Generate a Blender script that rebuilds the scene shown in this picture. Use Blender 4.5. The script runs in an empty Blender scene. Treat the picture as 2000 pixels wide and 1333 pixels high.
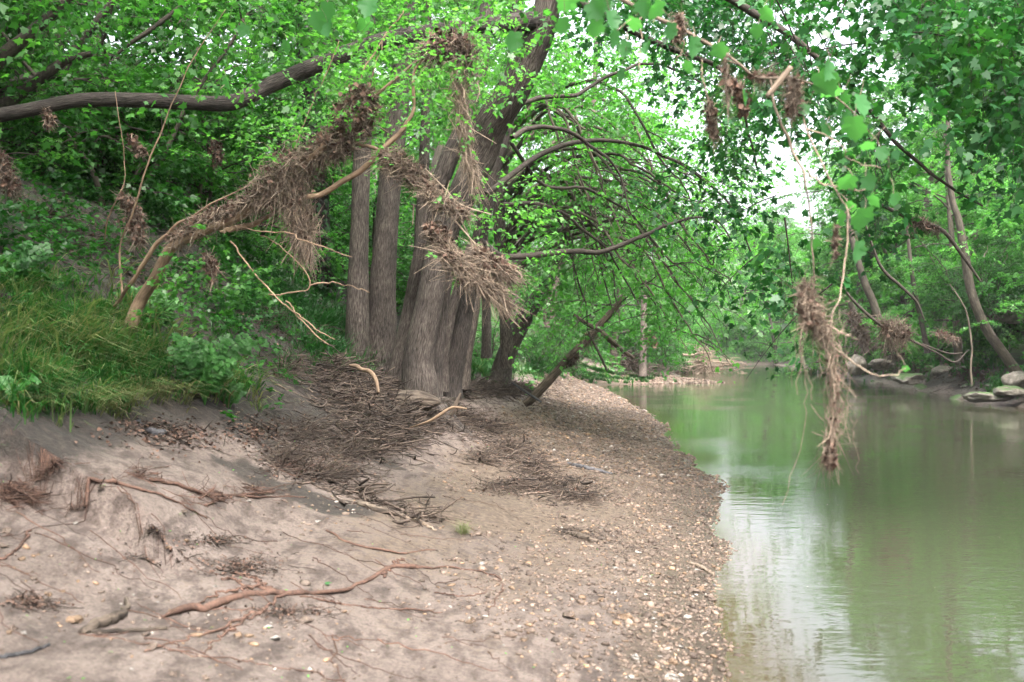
import bpy, math, random
import numpy as np
from mathutils import Vector
rng = np.random.default_rng(7); random.seed(7)
S = bpy.context.scene
COL = S.collection
R = math.radians
# ------------------------------------------------------------------ camera, sky, sun, exposure
CAMZ = 1.5; F = 1944.4; PITCH = math.atan(13.5 / F)
cam_d = bpy.data.cameras.new('camera'); cam = bpy.data.objects.new('camera', cam_d); COL.objects.link(cam)
cam.location = (0, 0, CAMZ); cam.rotation_euler = (math.pi / 2 + PITCH, 0, 0)
cam_d.lens = 35; cam_d.sensor_width = 36; cam_d.clip_end = 1000; cam_d.clip_start = 0.05
cam_d.dof.use_dof = True; cam_d.dof.focus_distance = 10.5; cam_d.dof.aperture_fstop = 2.8
S.camera = cam
SUN_EL, SUN_AZ = 60, 160         # azimuth clockwise from +Y (north): behind the camera, a little to the left
w = bpy.data.worlds.new('World'); S.world = w; w.use_nodes = True
nt = w.node_tree; bg = nt.nodes['Background']
sky = nt.nodes.new('ShaderNodeTexSky'); sky.sky_type = 'NISHITA'; sky.sun_disc = False
sky.sun_elevation = R(SUN_EL); sky.sun_rotation = R(SUN_AZ); sky.air_density = 1.0; sky.dust_density = 9.0; sky.ozone_density = 0.0
oc = nt.nodes.new('ShaderNodeHueSaturation'); oc.inputs['Saturation'].default_value = .42      # thin bright overcast
nt.links.new(sky.outputs[0], oc.inputs['Color']); nt.links.new(oc.outputs[0], bg.inputs[0]); bg.inputs[1].default_value = 0.15
sl = bpy.data.lights.new('sun', 'SUN'); sl.energy = .6; sl.angle = R(20); sl.color = (1.0, 0.93, 0.86)
sun = bpy.data.objects.new('sun', sl); COL.objects.link(sun)
az, el = R(SUN_AZ), R(SUN_EL)
sv = Vector((math.sin(az) * math.cos(el), math.cos(az) * math.cos(el), math.sin(el)))
sun.rotation_euler = (-sv).to_track_quat('-Z', 'Y').to_euler()
S.view_settings.view_transform = 'Standard'; S.view_settings.look = 'None'; S.view_settings.gamma = 1
S.view_settings.exposure = 2.95; S.view_settings.use_curve_mapping = False
S.render.engine = 'CYCLES'
cy = S.cycles
cy.use_denoising = True; cy.max_bounces = 8; cy.diffuse_bounces = 5; cy.glossy_bounces = 3; cy.transmission_bounces = 5
cy.transparent_max_bounces = 8; cy.volume_bounces = 0; cy.use_adaptive_sampling = True; cy.adaptive_threshold = 0.02
cy.caustics_reflective = False; cy.caustics_refractive = False

# ------------------------------------------------------------------ helpers
cp, sp = math.cos(PITCH), math.sin(PITCH)
def ray(px, py):
    a = (np.asarray(px, float) - 1000) / F; c = (666.5 - np.asarray(py, float)) / F
    d = np.stack([a, cp - c * sp, sp + c * cp], -1)
    return d / d[..., 1:2]
def P(px, py, Y):                      # the place seen in direction (px, py) of the survey photograph, Y metres ahead
    return ray(px, py) * np.asarray(Y, float)[..., None] + np.array([0, 0, CAMZ])
def proj(p):
    p = np.asarray(p, float); x, y, z = p[..., 0], p[..., 1], p[..., 2] - CAMZ
    dep = y * cp + z * sp; up = -y * sp + z * cp
    return 1000 + F * x / dep, 666.5 - F * up / dep
def nrmz(v): return v / np.maximum(np.linalg.norm(v, axis=-1, keepdims=True), 1e-9)
def _h(ix, iy, iz):
    n = (ix.astype(np.int64) * 374761393 + iy.astype(np.int64) * 668265263 + iz.astype(np.int64) * 2147483647) & 0xffffffff
    n = ((n ^ (n >> 13)) * 1274126177) & 0xffffffff
    return ((n ^ (n >> 16)) & 0xffff) / 65535.0
def noise3(x, y, z):
    x, y, z = np.broadcast_arrays(x, y, z)
    fx, fy, fz = np.floor(x), np.floor(y), np.floor(z); tx, ty, tz = x - fx, y - fy, z - fz
    tx, ty, tz = [t * t * (3 - 2 * t) for t in (tx, ty, tz)]
    o = 0
    for i in (0, 1):
        for j in (0, 1):
            for k in (0, 1):
                o = o + _h(fx + i, fy + j, fz + k) * (tx if i else 1 - tx) * (ty if j else 1 - ty) * (tz if k else 1 - tz)
    return o * 2 - 1
def fbm(x, y, z=0.0, oct=4, f=1.0):
    o, a = 0, 1.0
    for i in range(oct):
        o = o + a * noise3(np.asarray(x) * f + 17.3 * i, np.asarray(y) * f + 5.1 * i, np.asarray(z) * f + 9.7 * i); a *= .5; f *= 2.03
    return o
def sstep(a, b, x): t = np.clip((x - a) / (b - a), 0, 1); return t * t * (3 - 2 * t)

class MB:
    """collects geometry arrays, builds ONE mesh"""
    def __init__(s): s.v = []; s.f = []; s.n = 0; s.t = []; s.bc = []
    def add(s, v, faces, tint=0.5, bc=None):
        v = np.asarray(v, float).reshape(-1, 3); faces = np.asarray(faces, np.int64)
        s.v.append(v); s.f.append(faces + s.n); s.n += len(v)
        s.t.append(np.broadcast_to(np.asarray(tint, float), (len(v),)).copy())
        s.bc.append(v.copy() if bc is None else np.asarray(bc, float).reshape(-1, 3))
    def mesh(s, name, mat, smooth=False):
        me = bpy.data.meshes.new(name)
        v = np.concatenate(s.v); me.vertices.add(len(v)); me.vertices.foreach_set('co', v.astype(np.float32).ravel())
        loops = np.concatenate([f.ravel() for f in s.f]); tot = np.concatenate([np.full(len(f), f.shape[1]) for f in s.f])
        st = np.concatenate([[0], np.cumsum(tot)[:-1]])
        me.loops.add(len(loops)); me.loops.foreach_set('vertex_index', loops.astype(np.int32))
        me.polygons.add(len(tot)); me.polygons.foreach_set('loop_start', st.astype(np.int32))
        me.update(calc_edges=True)
        if smooth: me.polygons.foreach_set('use_smooth', np.ones(len(tot), bool))
        a = me.attributes.new('tint', 'FLOAT', 'POINT'); a.data.foreach_set('value', np.concatenate(s.t).astype(np.float32))
        a = me.attributes.new('bc', 'FLOAT_VECTOR', 'POINT'); a.data.foreach_set('vector', np.concatenate(s.bc).astype(np.float32).ravel())
        me.materials.append(mat)
        return me
    def build(s, name, mat, parent=None, smooth=False, **kw):
        return put(name, s.mesh(name, mat, smooth), parent, **kw)
def put(name, data, parent=None, loc=None, label=None, category=None, group=None, kind=None):
    o = bpy.data.objects.new(name, data); COL.objects.link(o)
    if parent is not None: o.parent = parent
    if loc is not None: o.location = loc
    for k, val in (('label', label), ('category', category), ('group', group), ('kind', kind)):
        if val: o[k] = val
    return o
def thing(name, label, cat, loc=(0, 0, 0), group=None, rotz=0):
    o = put(name, None, None, loc, label, cat, group); o.rotation_euler = (0, 0, rotz); o.empty_display_size = .2
    return o
def dup(root, loc, rotz=0, scale=1, label=None, group=None, tilt=(0, 0)):
    r = root.copy(); COL.objects.link(r); r.location = loc; r.rotation_euler = (tilt[0], tilt[1], rotz)
    r.scale = (scale,) * 3 if np.isscalar(scale) else scale
    if label: r['label'] = label
    if group: r['group'] = group
    for ch in list(root.children):
        c = ch.copy(); COL.objects.link(c); c.parent = r
        for g in ch.children:
            d = g.copy(); COL.objects.link(d); d.parent = c
    return r

def tubes(mb, paths, radii, sides=4, tint=0.5, caps=False, disp=None):
    """paths (N,K,3), radii (N,K)"""
    paths = np.asarray(paths, float); radii = np.asarray(radii, float)
    N, K, _ = paths.shape
    t = nrmz(np.gradient(paths, axis=1))
    ov = nrmz(paths[:, -1] - paths[:, 0]); ref = np.where(np.abs(ov[:, 2:3]) > .75, np.array([[1., .1, 0]]), np.array([[0, .1, 1.]]))
    ref = np.repeat(ref[:, None], K, 1)
    n1 = nrmz(np.cross(t, ref)); n2 = np.cross(t, n1)
    a = np.arange(sides) / sides * 2 * np.pi
    ca, sa = np.cos(a), np.sin(a)
    ln = np.concatenate([np.zeros((N, 1)), np.cumsum(np.linalg.norm(np.diff(paths, axis=1), axis=2), 1)], 1)
    rm = radii.max(1)[:, None, None] * np.ones((1, K, sides))
    off = rng.uniform(0, 30, (N, 1, 1))
    bc = np.stack([rm * ca + off, rm * sa + off * .7, np.repeat(ln[:, :, None], sides, 2)], -1)
    rr = np.repeat(radii[:, :, None], sides, 2)
    if disp is not None: rr = rr * (1 + disp(bc, a[None, None, :], ln[:, :, None]))
    v = paths[:, :, None] + rr[..., None] * (n1[:, :, None] * ca[None, None, :, None] + n2[:, :, None] * sa[None, None, :, None])
    i = np.arange(K - 1)[:, None] * sides; j = np.arange(sides)[None]; jn = (j + 1) % sides
    q = np.stack([i + j, i + jn, i + sides + jn, i + sides + j], -1).reshape(-1, 4)
    base = (np.arange(N) * K * sides)[:, None, None]
    faces = (q[None] + base).reshape(-1, 4)
    tt = np.broadcast_to(np.asarray(tint, float).reshape(-1, 1), (N, K * sides)).reshape(-1)
    mb.add(v.reshape(-1, 3), faces, tt, bc.reshape(-1, 3))
    if caps:
        n0 = mb.n - N * K * sides
        ring = np.arange(sides)
        for e in (0, K - 1):
            for k in range(N):
                idx = n0 + k * K * sides + e * sides + ring
                mb.f.append(idx[None, :] if e else idx[None, ::-1])
def smooth(pts, n):
    """Catmull-Rom through rows of any width"""
    p = np.asarray(pts, float); p = np.vstack([2 * p[0] - p[1], p, 2 * p[-1] - p[-2]])
    m = len(p) - 3; u = np.linspace(0, m - 1e-6, n); i = u.astype(int); t = (u - i)[:, None]
    a, b, c, d = p[i], p[i + 1], p[i + 2], p[i + 3]
    return .5 * ((2 * b) + (c - a) * t + (2 * a - 5 * b + 4 * c - d) * t ** 2 + (3 * b - a - 3 * c + d) * t ** 3)
def pxpath(rows, n):
    """rows (px, py, Y, width_px) -> smoothed path and radii"""
    r = np.array(rows, float); p = P(r[:, 0], r[:, 1], r[:, 2]); rad = r[:, 3] / 2 * r[:, 2] / F
    s = smooth(np.hstack([p, rad[:, None]]), n); return s[:, :3], np.maximum(s[:, 3], .0008)

MAPLE = np.array([(0, 0, 0), (.30, -.02, 0), (.26, .22, 0), (.52, .42, 0), (.22, .52, 0), (.16, .72, 0), (0, 1, 0),
                  (-.16, .72, 0), (-.22, .52, 0), (-.52, .42, 0), (-.26, .22, 0), (-.30, -.02, 0)])
MAPLE[:, 2] = -.3 * np.abs(MAPLE[:, 0]) - .12 * MAPLE[:, 1] ** 2
MIDLEAF = np.array([(0, 0, 0), (.43, .34, -.1), (.19, .55, -.02), (0, 1, -.12), (-.19, .55, -.02), (-.43, .34, -.1)])
OVAL = np.array([(0, 0, 0), (.24, .3, -.05), (.2, .65, -.06), (0, 1, -.1), (-.2, .65, -.06), (-.24, .3, -.05)])
def leaves(mb, tpl, pos, tip, nrm, size, tint):
    tip = nrmz(tip); side = nrmz(np.cross(tip, nrm)); nn = np.cross(side, tip)
    v = pos[:, None] + size[:, None, None] * (tpl[None, :, 0:1] * side[:, None] + tpl[None, :, 1:2] * tip[:, None] + tpl[None, :, 2:3] * nn[:, None])
    k = len(tpl); f = np.arange(len(pos))[:, None] * k + np.arange(k)[None]
    mb.add(v.reshape(-1, 3), f, np.repeat(tint, k))
def sprays(lmb, tmb, pos, dirs, length, nleaf, size, tpl=MIDLEAF, flat=.45, droop=.35, tint=.5, spread=.3, sides=3, rad=.0025):
    """leafy twigs: nleaf leaves set alternately along each twig"""
    N = len(pos); dirs = nrmz(dirs); length = np.broadcast_to(length, (N,))
    u = np.linspace(0, 1, 4)[None, :, None]
    path = pos[:, None] + dirs[:, None] * length[:, None, None] * u - np.array([0, 0, 1.]) * (droop * length[:, None, None] * u ** 2)
    if tmb is not None: tubes(tmb, path, np.repeat([[rad, rad * .8, rad * .6, rad * .25]], N, 0), sides, .4)
    s = np.sqrt(rng.uniform(.04, 1, (N, nleaf))); c = pos[:, None] + dirs[:, None] * (length[:, None] * s)[..., None]
    c[..., 2] -= droop * length[:, None] * s ** 2
    sd = nrmz(np.cross(dirs, [0, 0, 1.]) + 1e-4)[:, None] * rng.choice([-1, 1], (N, nleaf))[..., None]
    off = sd * rng.uniform(.1, 1, (N, nleaf, 1)) * spread * length[:, None, None]
    c = c + off + rng.normal(0, .12, (N, nleaf, 3)) * spread * length[:, None, None]
    tip = sd * .8 + dirs[:, None] * .6 + rng.normal(0, .35, (N, nleaf, 3)); tip[..., 2] -= .35
    nr = np.zeros((N, nleaf, 3)); nr[..., 2] = 1; nr += rng.normal(0, flat, nr.shape)
    sz = size * rng.uniform(.55, 1.25, N * nleaf)
    tn = np.clip(np.repeat(np.broadcast_to(tint, (N,)), nleaf) + rng.normal(0, .13, N * nleaf), 0, 1)
    leaves(lmb, tpl, c.reshape(-1, 3), tip.reshape(-1, 3), nr.reshape(-1, 3), sz, tn)

# ------------------------------------------------------------------ materials
def newmat(name):
    m = bpy.data.materials.new(name); m.use_nodes = True; n = m.node_tree; n.nodes.clear()
    out = n.nodes.new('ShaderNodeOutputMaterial'); return m, n, out
def node(n, t, **kw):
    x = n.nodes.new(t)
    for k, v in kw.items():
        if isinstance(k, str) and hasattr(x, k): setattr(x, k, v)
    return x
def attr(n, name): a = n.nodes.new('ShaderNodeAttribute'); a.attribute_name = name; return a
def ramp(n, src, stops):
    r = n.nodes.new('ShaderNodeValToRGB'); e = r.color_ramp.elements
    while len(e) < len(stops): e.new(.5)
    for i, (p, c) in enumerate(stops): e[i].position = p; e[i].color = (*c, 1)
    n.links.new(src, r.inputs[0]); return r
def noise_n(n, vec, scale, detail=4, rough=.6, map_scale=None):
    if map_scale:
        mp = n.nodes.new('ShaderNodeMapping'); mp.inputs['Scale'].default_value = map_scale; n.links.new(vec, mp.inputs[0]); vec = mp.outputs[0]
    t = n.nodes.new('ShaderNodeTexNoise'); t.inputs['Scale'].default_value = scale; t.inputs['Detail'].default_value = detail; t.inputs['Roughness'].default_value = rough
    n.links.new(vec, t.inputs['Vector']); return t
def mix(n, f, a, b, mode='MIX'):
    x = n.nodes.new('ShaderNodeMix'); x.data_type = 'RGBA'; x.blend_type = mode
    for s, v in ((x.inputs[0], f), (x.inputs[6], a), (x.inputs[7], b)):
        if hasattr(v, 'is_linked'): n.links.new(v, s)
        else: s.default_value = v if not isinstance(v, tuple) else (*v, 1)
    return x.outputs[2]
def bump(n, h, dist, strength=1.0):
    b = n.nodes.new('ShaderNodeBump'); b.inputs['Distance'].default_value = dist; b.inputs['Strength'].default_value = strength
    n.links.new(h, b.inputs['Height']); return b.outputs[0]
def leaf_mat(name, dark, mid, light, trans=.45, gloss=.06, tboost=(1.5, 1.9, .8)):
    m, n, out = newmat(name); a = attr(n, 'tint')
    col = ramp(n, a.outputs['Fac'], [(0, dark), (.5, mid), (1, light)])
    oi = n.nodes.new('ShaderNodeObjectInfo'); hs = n.nodes.new('ShaderNodeHueSaturation')
    mr = n.nodes.new('ShaderNodeMapRange'); mr.inputs['To Min'].default_value = .82; mr.inputs['To Max'].default_value = 1.2
    n.links.new(oi.outputs['Random'], mr.inputs[0]); n.links.new(mr.outputs[0], hs.inputs['Value']); n.links.new(col.outputs[0], hs.inputs['Color'])
    c = hs.outputs[0]
    d = n.nodes.new('ShaderNodeBsdfDiffuse'); n.links.new(c, d.inputs[0])
    tc = mix(n, 1.0, c, tboost, 'MULTIPLY'); t = n.nodes.new('ShaderNodeBsdfTranslucent'); n.links.new(tc, t.inputs[0])
    ms = n.nodes.new('ShaderNodeMixShader'); ms.inputs[0].default_value = trans; n.links.new(d.outputs[0], ms.inputs[1]); n.links.new(t.outputs[0], ms.inputs[2])
    g = n.nodes.new('ShaderNodeBsdfGlossy'); g.inputs['Roughness'].default_value = .42; g.inputs[0].default_value = (1, 1, 1, 1)
    m2 = n.nodes.new('ShaderNodeMixShader'); m2.inputs[0].default_value = gloss; n.links.new(ms.outputs[0], m2.inputs[1]); n.links.new(g.outputs[0], m2.inputs[2])
    n.links.new(m2.outputs[0], out.inputs[0]); return m
def simple(name, stops, vec='bc', scale=20, mscale=None, bmp=.002, rough=.85, tintw=True, detail=5):
    m, n, out = newmat(name); a = attr(n, vec)
    t = noise_n(n, a.outputs['Vector'], scale, detail, .65, mscale)
    col = ramp(n, t.outputs[0], stops).outputs[0]
    big = noise_n(n, a.outputs['Vector'], 3.1, 3, .6); col = mix(n, .7, col, ramp(n, big.outputs[0], [(.36, (.5, .5, .5)), (.5, (1, 1, 1)), (.64, (1.35, 1.35, 1.35))]).outputs[0], 'MULTIPLY')
    if tintw:
        tr = ramp(n, attr(n, 'tint').outputs['Fac'], [(0, (.35, .35, .36)), (.5, (.95, .95, .95)), (1, (1.75, 1.7, 1.65))])
        col = mix(n, 1.0, col, tr.outputs[0], 'MULTIPLY')
    b = n.nodes.new('ShaderNodeBsdfPrincipled'); n.links.new(col, b.inputs['Base Color']); b.inputs['Roughness'].default_value = rough
    b.inputs['Specular IOR Level'].default_value = .25
    if bmp: n.links.new(bump(n, t.outputs[0], bmp), b.inputs['Normal'])
    n.links.new(b.outputs[0], out.inputs[0]); return m
M = {}
M['leaf_wood'] = leaf_mat('leaf_woodland', (.018, .066, .018), (.044, .140, .034), (.095, .235, .058),   .5, .018, (1.6, 2.0, .8))
M['leaf_maple'] = leaf_mat('leaf_maple', (.008, .042, .013), (.018, .080, .021), (.055, .175, .03), .32, .02)
M['leaf_bright'] = leaf_mat('leaf_bright', (.030, .105, .026), (.060, .18, .042), (.11, .27, .07),   .5, .018, (1.6, 2.0, .8))
M['leaf_shrub'] = leaf_mat('leaf_shrub', (.008, .038, .009), (.02, .078, .016), (.05, .15, .028), .42, .018)
M['leaf_big'] = leaf_mat('leaf_sycamore', (.03, .11, .034), (.05, .15, .055), (.08, .20, .08), .5, .02)
M['grass'] = leaf_mat('grass_blades', (.010, .055, .012), (.026, .108, .022), (.16, .15, .08), .35, .02, (1.2, 1.4, .8))
M['weed'] = leaf_mat('weed_leaf', (.020, .085, .018), (.04, .135, .028), (.07, .20, .045), .4, .02)
M['bark'] = simple('bark_grey_brown', [(.36, (.013, .010, .0085)), (.5, (.052, .042, .036)), (.66, (.115, .099, .088))], scale=1, mscale=(75, 75, 13), bmp=.016, tintw=True)
M['bark_far'] = simple('bark_plain', [(.3, (.028, .024, .019)), (.6, (.075, .064, .05)), (.8, (.13, .12, .10))], scale=1, mscale=(25, 25, 5), bmp=.006)
M['twig'] = simple('twig_bark', [(.3, (.022, .018, .015)), (.7, (.07, .058, .048))], scale=30, bmp=0)
M['tan'] = simple('pale_bare_branch', [(.3, (.08, .052, .034)), (.55, (.17, .118, .08)), (.8, (.24, .175, .125))], scale=1, mscale=(60, 60, 14), bmp=.003)
M['straw'] = simple('dry_stems', [(.3, (.075, .057, .045)), (.7, (.20, .16, .125))], scale=40, bmp=0)
M['deadleaf'] = simple('dead_leaves', [(.3, (.045, .028, .022)), (.7, (.15, .09, .066))], scale=25, bmp=0)
M['debris'] = simple('brush_debris', [(.3, (.018, .013, .011)), (.7, (.085, .066, .054))], scale=20, bmp=0)
M['root'] = simple('red_root', [(.3, (.026, .016, .013)), (.7, (.10, .057, .042))], scale=60, bmp=.001)
M['wood'] = simple('grey_driftwood', [(.36, (.025, .019, .015)), (.52, (.09, .07, .054)), (.7, (.16, .13, .105))], scale=1, mscale=(45, 45, 6), bmp=.006)
M['char'] = simple('blackened_wood', [(.3, (.015, .015, .018)), (.7, (.06, .06, .065))], scale=50, bmp=.002)
M['stone'] = simple('river_gravel', [(.3, (.034, .026, .022)), (.5, (.082, .061, .049)), (.75, (.145, .117, .098))], scale=14, bmp=.002, rough=.75)
M['ochre'] = simple('ochre_stone', [(.3, (.09, .058, .036)), (.7, (.16, .112, .078))], scale=25, bmp=.002, rough=.75)
M['whitestone'] = simple('pale_stone', [(.3, (.13, .12, .108)), (.7, (.22, .205, .19))], scale=25, bmp=.002, rough=.7)
def rockmat(name, moss):
    m, n, out = newmat(name); tc = n.nodes.new('ShaderNodeTexCoord')
    t = noise_n(n, tc.outputs['Object'], 3.5, 8, .7); t2 = noise_n(n, tc.outputs['Object'], 1.6, 5, .6)
    c = ramp(n, t.outputs[0], [(.3, (.05, .043, .036)), (.5, (.13, .115, .096)), (.75, (.25, .225, .195))]).outputs[0]
    g = n.nodes.new('ShaderNodeNewGeometry'); sx = n.nodes.new('ShaderNodeSeparateXYZ'); n.links.new(g.outputs['Normal'], sx.inputs[0])
    ad = n.nodes.new('ShaderNodeMath'); ad.operation = 'MULTIPLY'; n.links.new(sx.outputs[2], ad.inputs[0]); n.links.new(t2.outputs[0], ad.inputs[1])
    f = ramp(n, ad.outputs[0], [(.55 - moss, (0, 0, 0)), (.68 - moss, (1, 1, 1))])
    c = mix(n, f.outputs[0], c, (.035, .07, .016))
    b = n.nodes.new('ShaderNodeBsdfPrincipled'); n.links.new(c, b.inputs['Base Color']); b.inputs['Roughness'].default_value = .85
    n.links.new(bump(n, t.outputs[0], .06), b.inputs['Normal']); n.links.new(b.outputs[0], out.inputs[0]); return m
M['rock'] = rockmat('limestone', .08); M['rockmoss'] = rockmat('mossy_limestone', .30)

# ground
m, n, out = newmat('bank_ground'); M['ground'] = m
geo = n.nodes.new('ShaderNodeNewGeometry'); pos = geo.outputs['Position']
n1 = noise_n(n, pos, 2.2, 8, .62); n2 = noise_n(n, pos, 26, 8, .7); n3 = noise_n(n, pos, 9, 6, .65, (1, .45, 1)); n4 = noise_n(n, pos, 75, 6, .7)
sand = ramp(n, n1.outputs[0], [(.28, (.095, .073, .063)), (.5, (.155, .122, .107)), (.72, (.215, .176, .158))]).outputs[0]
sand = mix(n, .55, sand, ramp(n, n2.outputs[0], [(.34, (.42, .38, .36)), (.52, (1, 1, 1)), (.7, (1.3, 1.27, 1.25))]).outputs[0], 'MULTIPLY')
sand = mix(n, .75, sand, ramp(n, n3.outputs[0], [(.40, (.25, .20, .18)), (.53, (1, 1, 1))]).outputs[0], 'MULTIPLY')
sand = mix(n, .7, sand, ramp(n, n4.outputs[0], [(.36, (.45, .42, .40)), (.5, (1, 1, 1)), (.66, (1.25, 1.25, 1.25))]).outputs[0], 'MULTIPLY')
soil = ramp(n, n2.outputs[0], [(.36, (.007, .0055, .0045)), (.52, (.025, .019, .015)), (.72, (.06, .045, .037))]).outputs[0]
grav = ramp(n, n2.outputs[0], [(.34, (.03, .021, .015)), (.5, (.095, .068, .048)), (.7, (.17, .13, .10))]).outputs[0]
grn = ramp(n, n2.outputs[0], [(.3, (.02, .05, .012)), (.7, (.05, .11, .025))]).outputs[0]
def soft(attrname):   # break the zone's edge up with noise
    a = attr(n, attrname); s = n.nodes.new('ShaderNodeMath'); s.operation = 'ADD'; n.links.new(a.outputs['Fac'], s.inputs[0])
    q = n.nodes.new('ShaderNodeMath'); q.operation = 'MULTIPLY_ADD'; n.links.new(n1.outputs[0], q.inputs[0]); q.inputs[1].default_value = .9; q.inputs[2].default_value = -.45
    q2 = n.nodes.new('ShaderNodeMath'); q2.operation = 'MULTIPLY_ADD'; n.links.new(n2.outputs[0], q2.inputs[0]); q2.inputs[1].default_value = .8; n.links.new(q.outputs[0], q2.inputs[2])
    n.links.new(q2.outputs[0], s.inputs[1])
    return ramp(n, s.outputs[0], [(.78, (0, 0, 0)), (1.0, (1, 1, 1))]).outputs[0]
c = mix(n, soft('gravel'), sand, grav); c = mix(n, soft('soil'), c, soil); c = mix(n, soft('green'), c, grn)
wet = attr(n, 'wet'); c = mix(n, wet.outputs['Fac'], c, (.04, .03, .02))
b = n.nodes.new('ShaderNodeBsdfPrincipled'); n.links.new(c, b.inputs['Base Color'])
rr = n.nodes.new('ShaderNodeMapRange'); rr.inputs['To Min'].default_value = .9; rr.inputs['To Max'].default_value = .35; n.links.new(wet.outputs['Fac'], rr.inputs[0]); n.links.new(rr.outputs[0], b.inputs['Roughness'])
ad = n.nodes.new('ShaderNodeMath'); ad.operation = 'MULTIPLY_ADD'; n.links.new(n4.outputs[0], ad.inputs[0]); ad.inputs[1].default_value = .45; n.links.new(n2.outputs[0], ad.inputs[2])
n.links.new(bump(n, ad.outputs[0], .05), b.inputs['Normal']); n.links.new(b.outputs[0], out.inputs[0])

# water: murky green creek, browner where shallow over the bar
m, n, out = newmat('creek_water'); M['water'] = m
geo = n.nodes.new('ShaderNodeNewGeometry'); pos = geo.outputs['Position']
w1 = noise_n(n, pos, 1.0, 3, .5, (2.6, 6.5, 1)); w2 = noise_n(n, pos, 1.0, 2, .5, (9, 26, 1)); w3 = noise_n(n, pos, .35, 2, .5)
sh = attr(n, 'shallow')
c = mix(n, sh.outputs['Fac'], (.030, .033, .021), (.045, .034, .020))
d = n.nodes.new('ShaderNodeBsdfDiffuse'); n.links.new(c, d.inputs[0])
g = n.nodes.new('ShaderNodeBsdfGlossy'); g.inputs['Roughness'].default_value = .035; g.inputs[0].default_value = (.97, .96, .96, 1)
amp = n.nodes.new('ShaderNodeMath'); amp.operation = 'MULTIPLY'; n.links.new(w2.outputs[0], amp.inputs[0]); n.links.new(ramp(n, w3.outputs[0], [(.42, (.05,) * 3), (.62, (1.0,) * 3)]).outputs[0], amp.inputs[1])
hh = n.nodes.new('ShaderNodeMath'); hh.operation = 'MULTIPLY_ADD'; n.links.new(amp.outputs[0], hh.inputs[0]); hh.inputs[1].default_value = 1.0; w1s = n.nodes.new('ShaderNodeMath'); w1s.operation = 'MULTIPLY'; w1s.inputs[1].default_value = .8; n.links.new(w1.outputs[0], w1s.inputs[0]); n.links.new(w1s.outputs[0], hh.inputs[2])
nb = bump(n, hh.outputs[0], .0028)
n.links.new(nb, g.inputs['Normal'])
fr = n.nodes.new('ShaderNodeFresnel'); fr.inputs[0].default_value = 1.33; n.links.new(nb, fr.inputs['Normal'])
ms = n.nodes.new('ShaderNodeMixShader'); n.links.new(fr.outputs[0], ms.inputs[0]); n.links.new(d.outputs[0], ms.inputs[1]); n.links.new(g.outputs[0], ms.inputs[2])
n.links.new(ms.outputs[0], out.inputs[0])

# ------------------------------------------------------------------ terrain
LY = [-40, 0, 4.5, 6, 8, 11, 15.3, 20, 25, 30, 36, 39, 41, 43, 45, 47, 50, 54, 60, 75, 90, 230]
LX = [.8, .8, .92, 1.2, 1.69, 2.25, 2.44, 2.98, 3.1, 3.3, 3.35, 3.3, 4.6, 9.2, 8.6, 6.6, 8.0, 9.2, 9.8, 12.5, 15.5, 40]
RY = [-40, 0, 15, 22, 26, 28, 30, 36, 45, 53, 69, 90, 230]
RX = [11.5, 11.5, 12.2, 12.9, 13.2, 12.5, 13.6, 14.4, 16.0, 17.8, 20.6, 24, 60]
def edgeL(y): return np.interp(y, LY, LX)
def edgeR(y): return np.interp(y, RY, RX)
PL = ([-9, -4, -1, 0, .5, 1.5, 2.5, 3.2, 3.7, 4.2, 4.9, 6, 7, 9, 15, 60, 200], [-1.2, -.9, -.25, 0, .07, .22, .44, .74, 1.04, 1.38, 1.95, 2.75, 3.1, 3.4, 3.7, 6, 14])
PR = ([-9, -4, -1, 0, .4, 1.2, 2.5, 4, 6, 10, 20, 40, 200], [-1.2, -.9, -.2, 0, .3, .75, 1.15, 1.7, 3.0, 6.2, 13, 20, 40])
PC = ([-9, -4, -1, 0, .4, 1.2, 2.5, 5.5, 7.5, 9, 20, 40, 200], [-1.2, -.9, -.2, 0, .3, .75, 1.12, 1.25, 3.2, 5.2, 13, 20, 40])
def ground(x, y, fine=True):
    x, y = np.broadcast_arrays(np.asarray(x, float), np.asarray(y, float))
    wob = .10 * fbm(x * .0 + 3, y, 0, 3, 1.1) + .022 * fbm(x, y, 5, 2, 3)
    dl = (edgeL(y) + wob - x) * np.interp(y, [0, 24, 33, 37, 40, 47, 55, 70], [1, 1, 1.8, 2.0, .7, .7, 1.3, 1.3])
    dr = x - edgeR(y) + .5 * fbm(x * .3, y, 2, 3, .5)
    cave = sstep(27, 29.5, y) * (1 - sstep(35, 38, y))
    zl = np.interp(dl, *PL); zr = np.interp(dr, *PR) * (1 - cave) + np.interp(dr, *PC) * cave
    df = y - 89 - .1 * (x - 20) + .8 * fbm(x, y, 1, 2, .2)
    zf = np.interp(df, [-12, -3, 0, 2, 6, 14, 40, 140], [-1.2, -.5, 0, .4, 1.6, 4, 9, 22])
    z = np.maximum(np.maximum(zl, zr), zf)
    land = sstep(.05, .5, z)
    z = z + land * (.07 * fbm(x, y, 1, 3, .9) + .25 * fbm(x, y, 2, 3, .22) * sstep(2.2, 4, z))
    if fine:
        l2 = sstep(-.02, .35, z)
        rough = .25 + 1.1 * sstep(.55, 1.1, z)
        z = z + l2 * rough * (.030 * fbm(x, y, 3, 5, 3.1) - .045 * np.maximum(0, fbm(x, y, 8, 3, 2.2) - .35))
    ly = 4.75 + .12 * fbm(x, 0, 4, 3, 2.0) + (x + 2.2) * -.22       # undercut lip of turf at the left
    z = z + (.19 * sstep(0, .04, y - ly) * (1 - sstep(.5, 1.6, y - ly))) * (1 - sstep(-1.75, -1.45, x)) * (x > -8)
    return z
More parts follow.
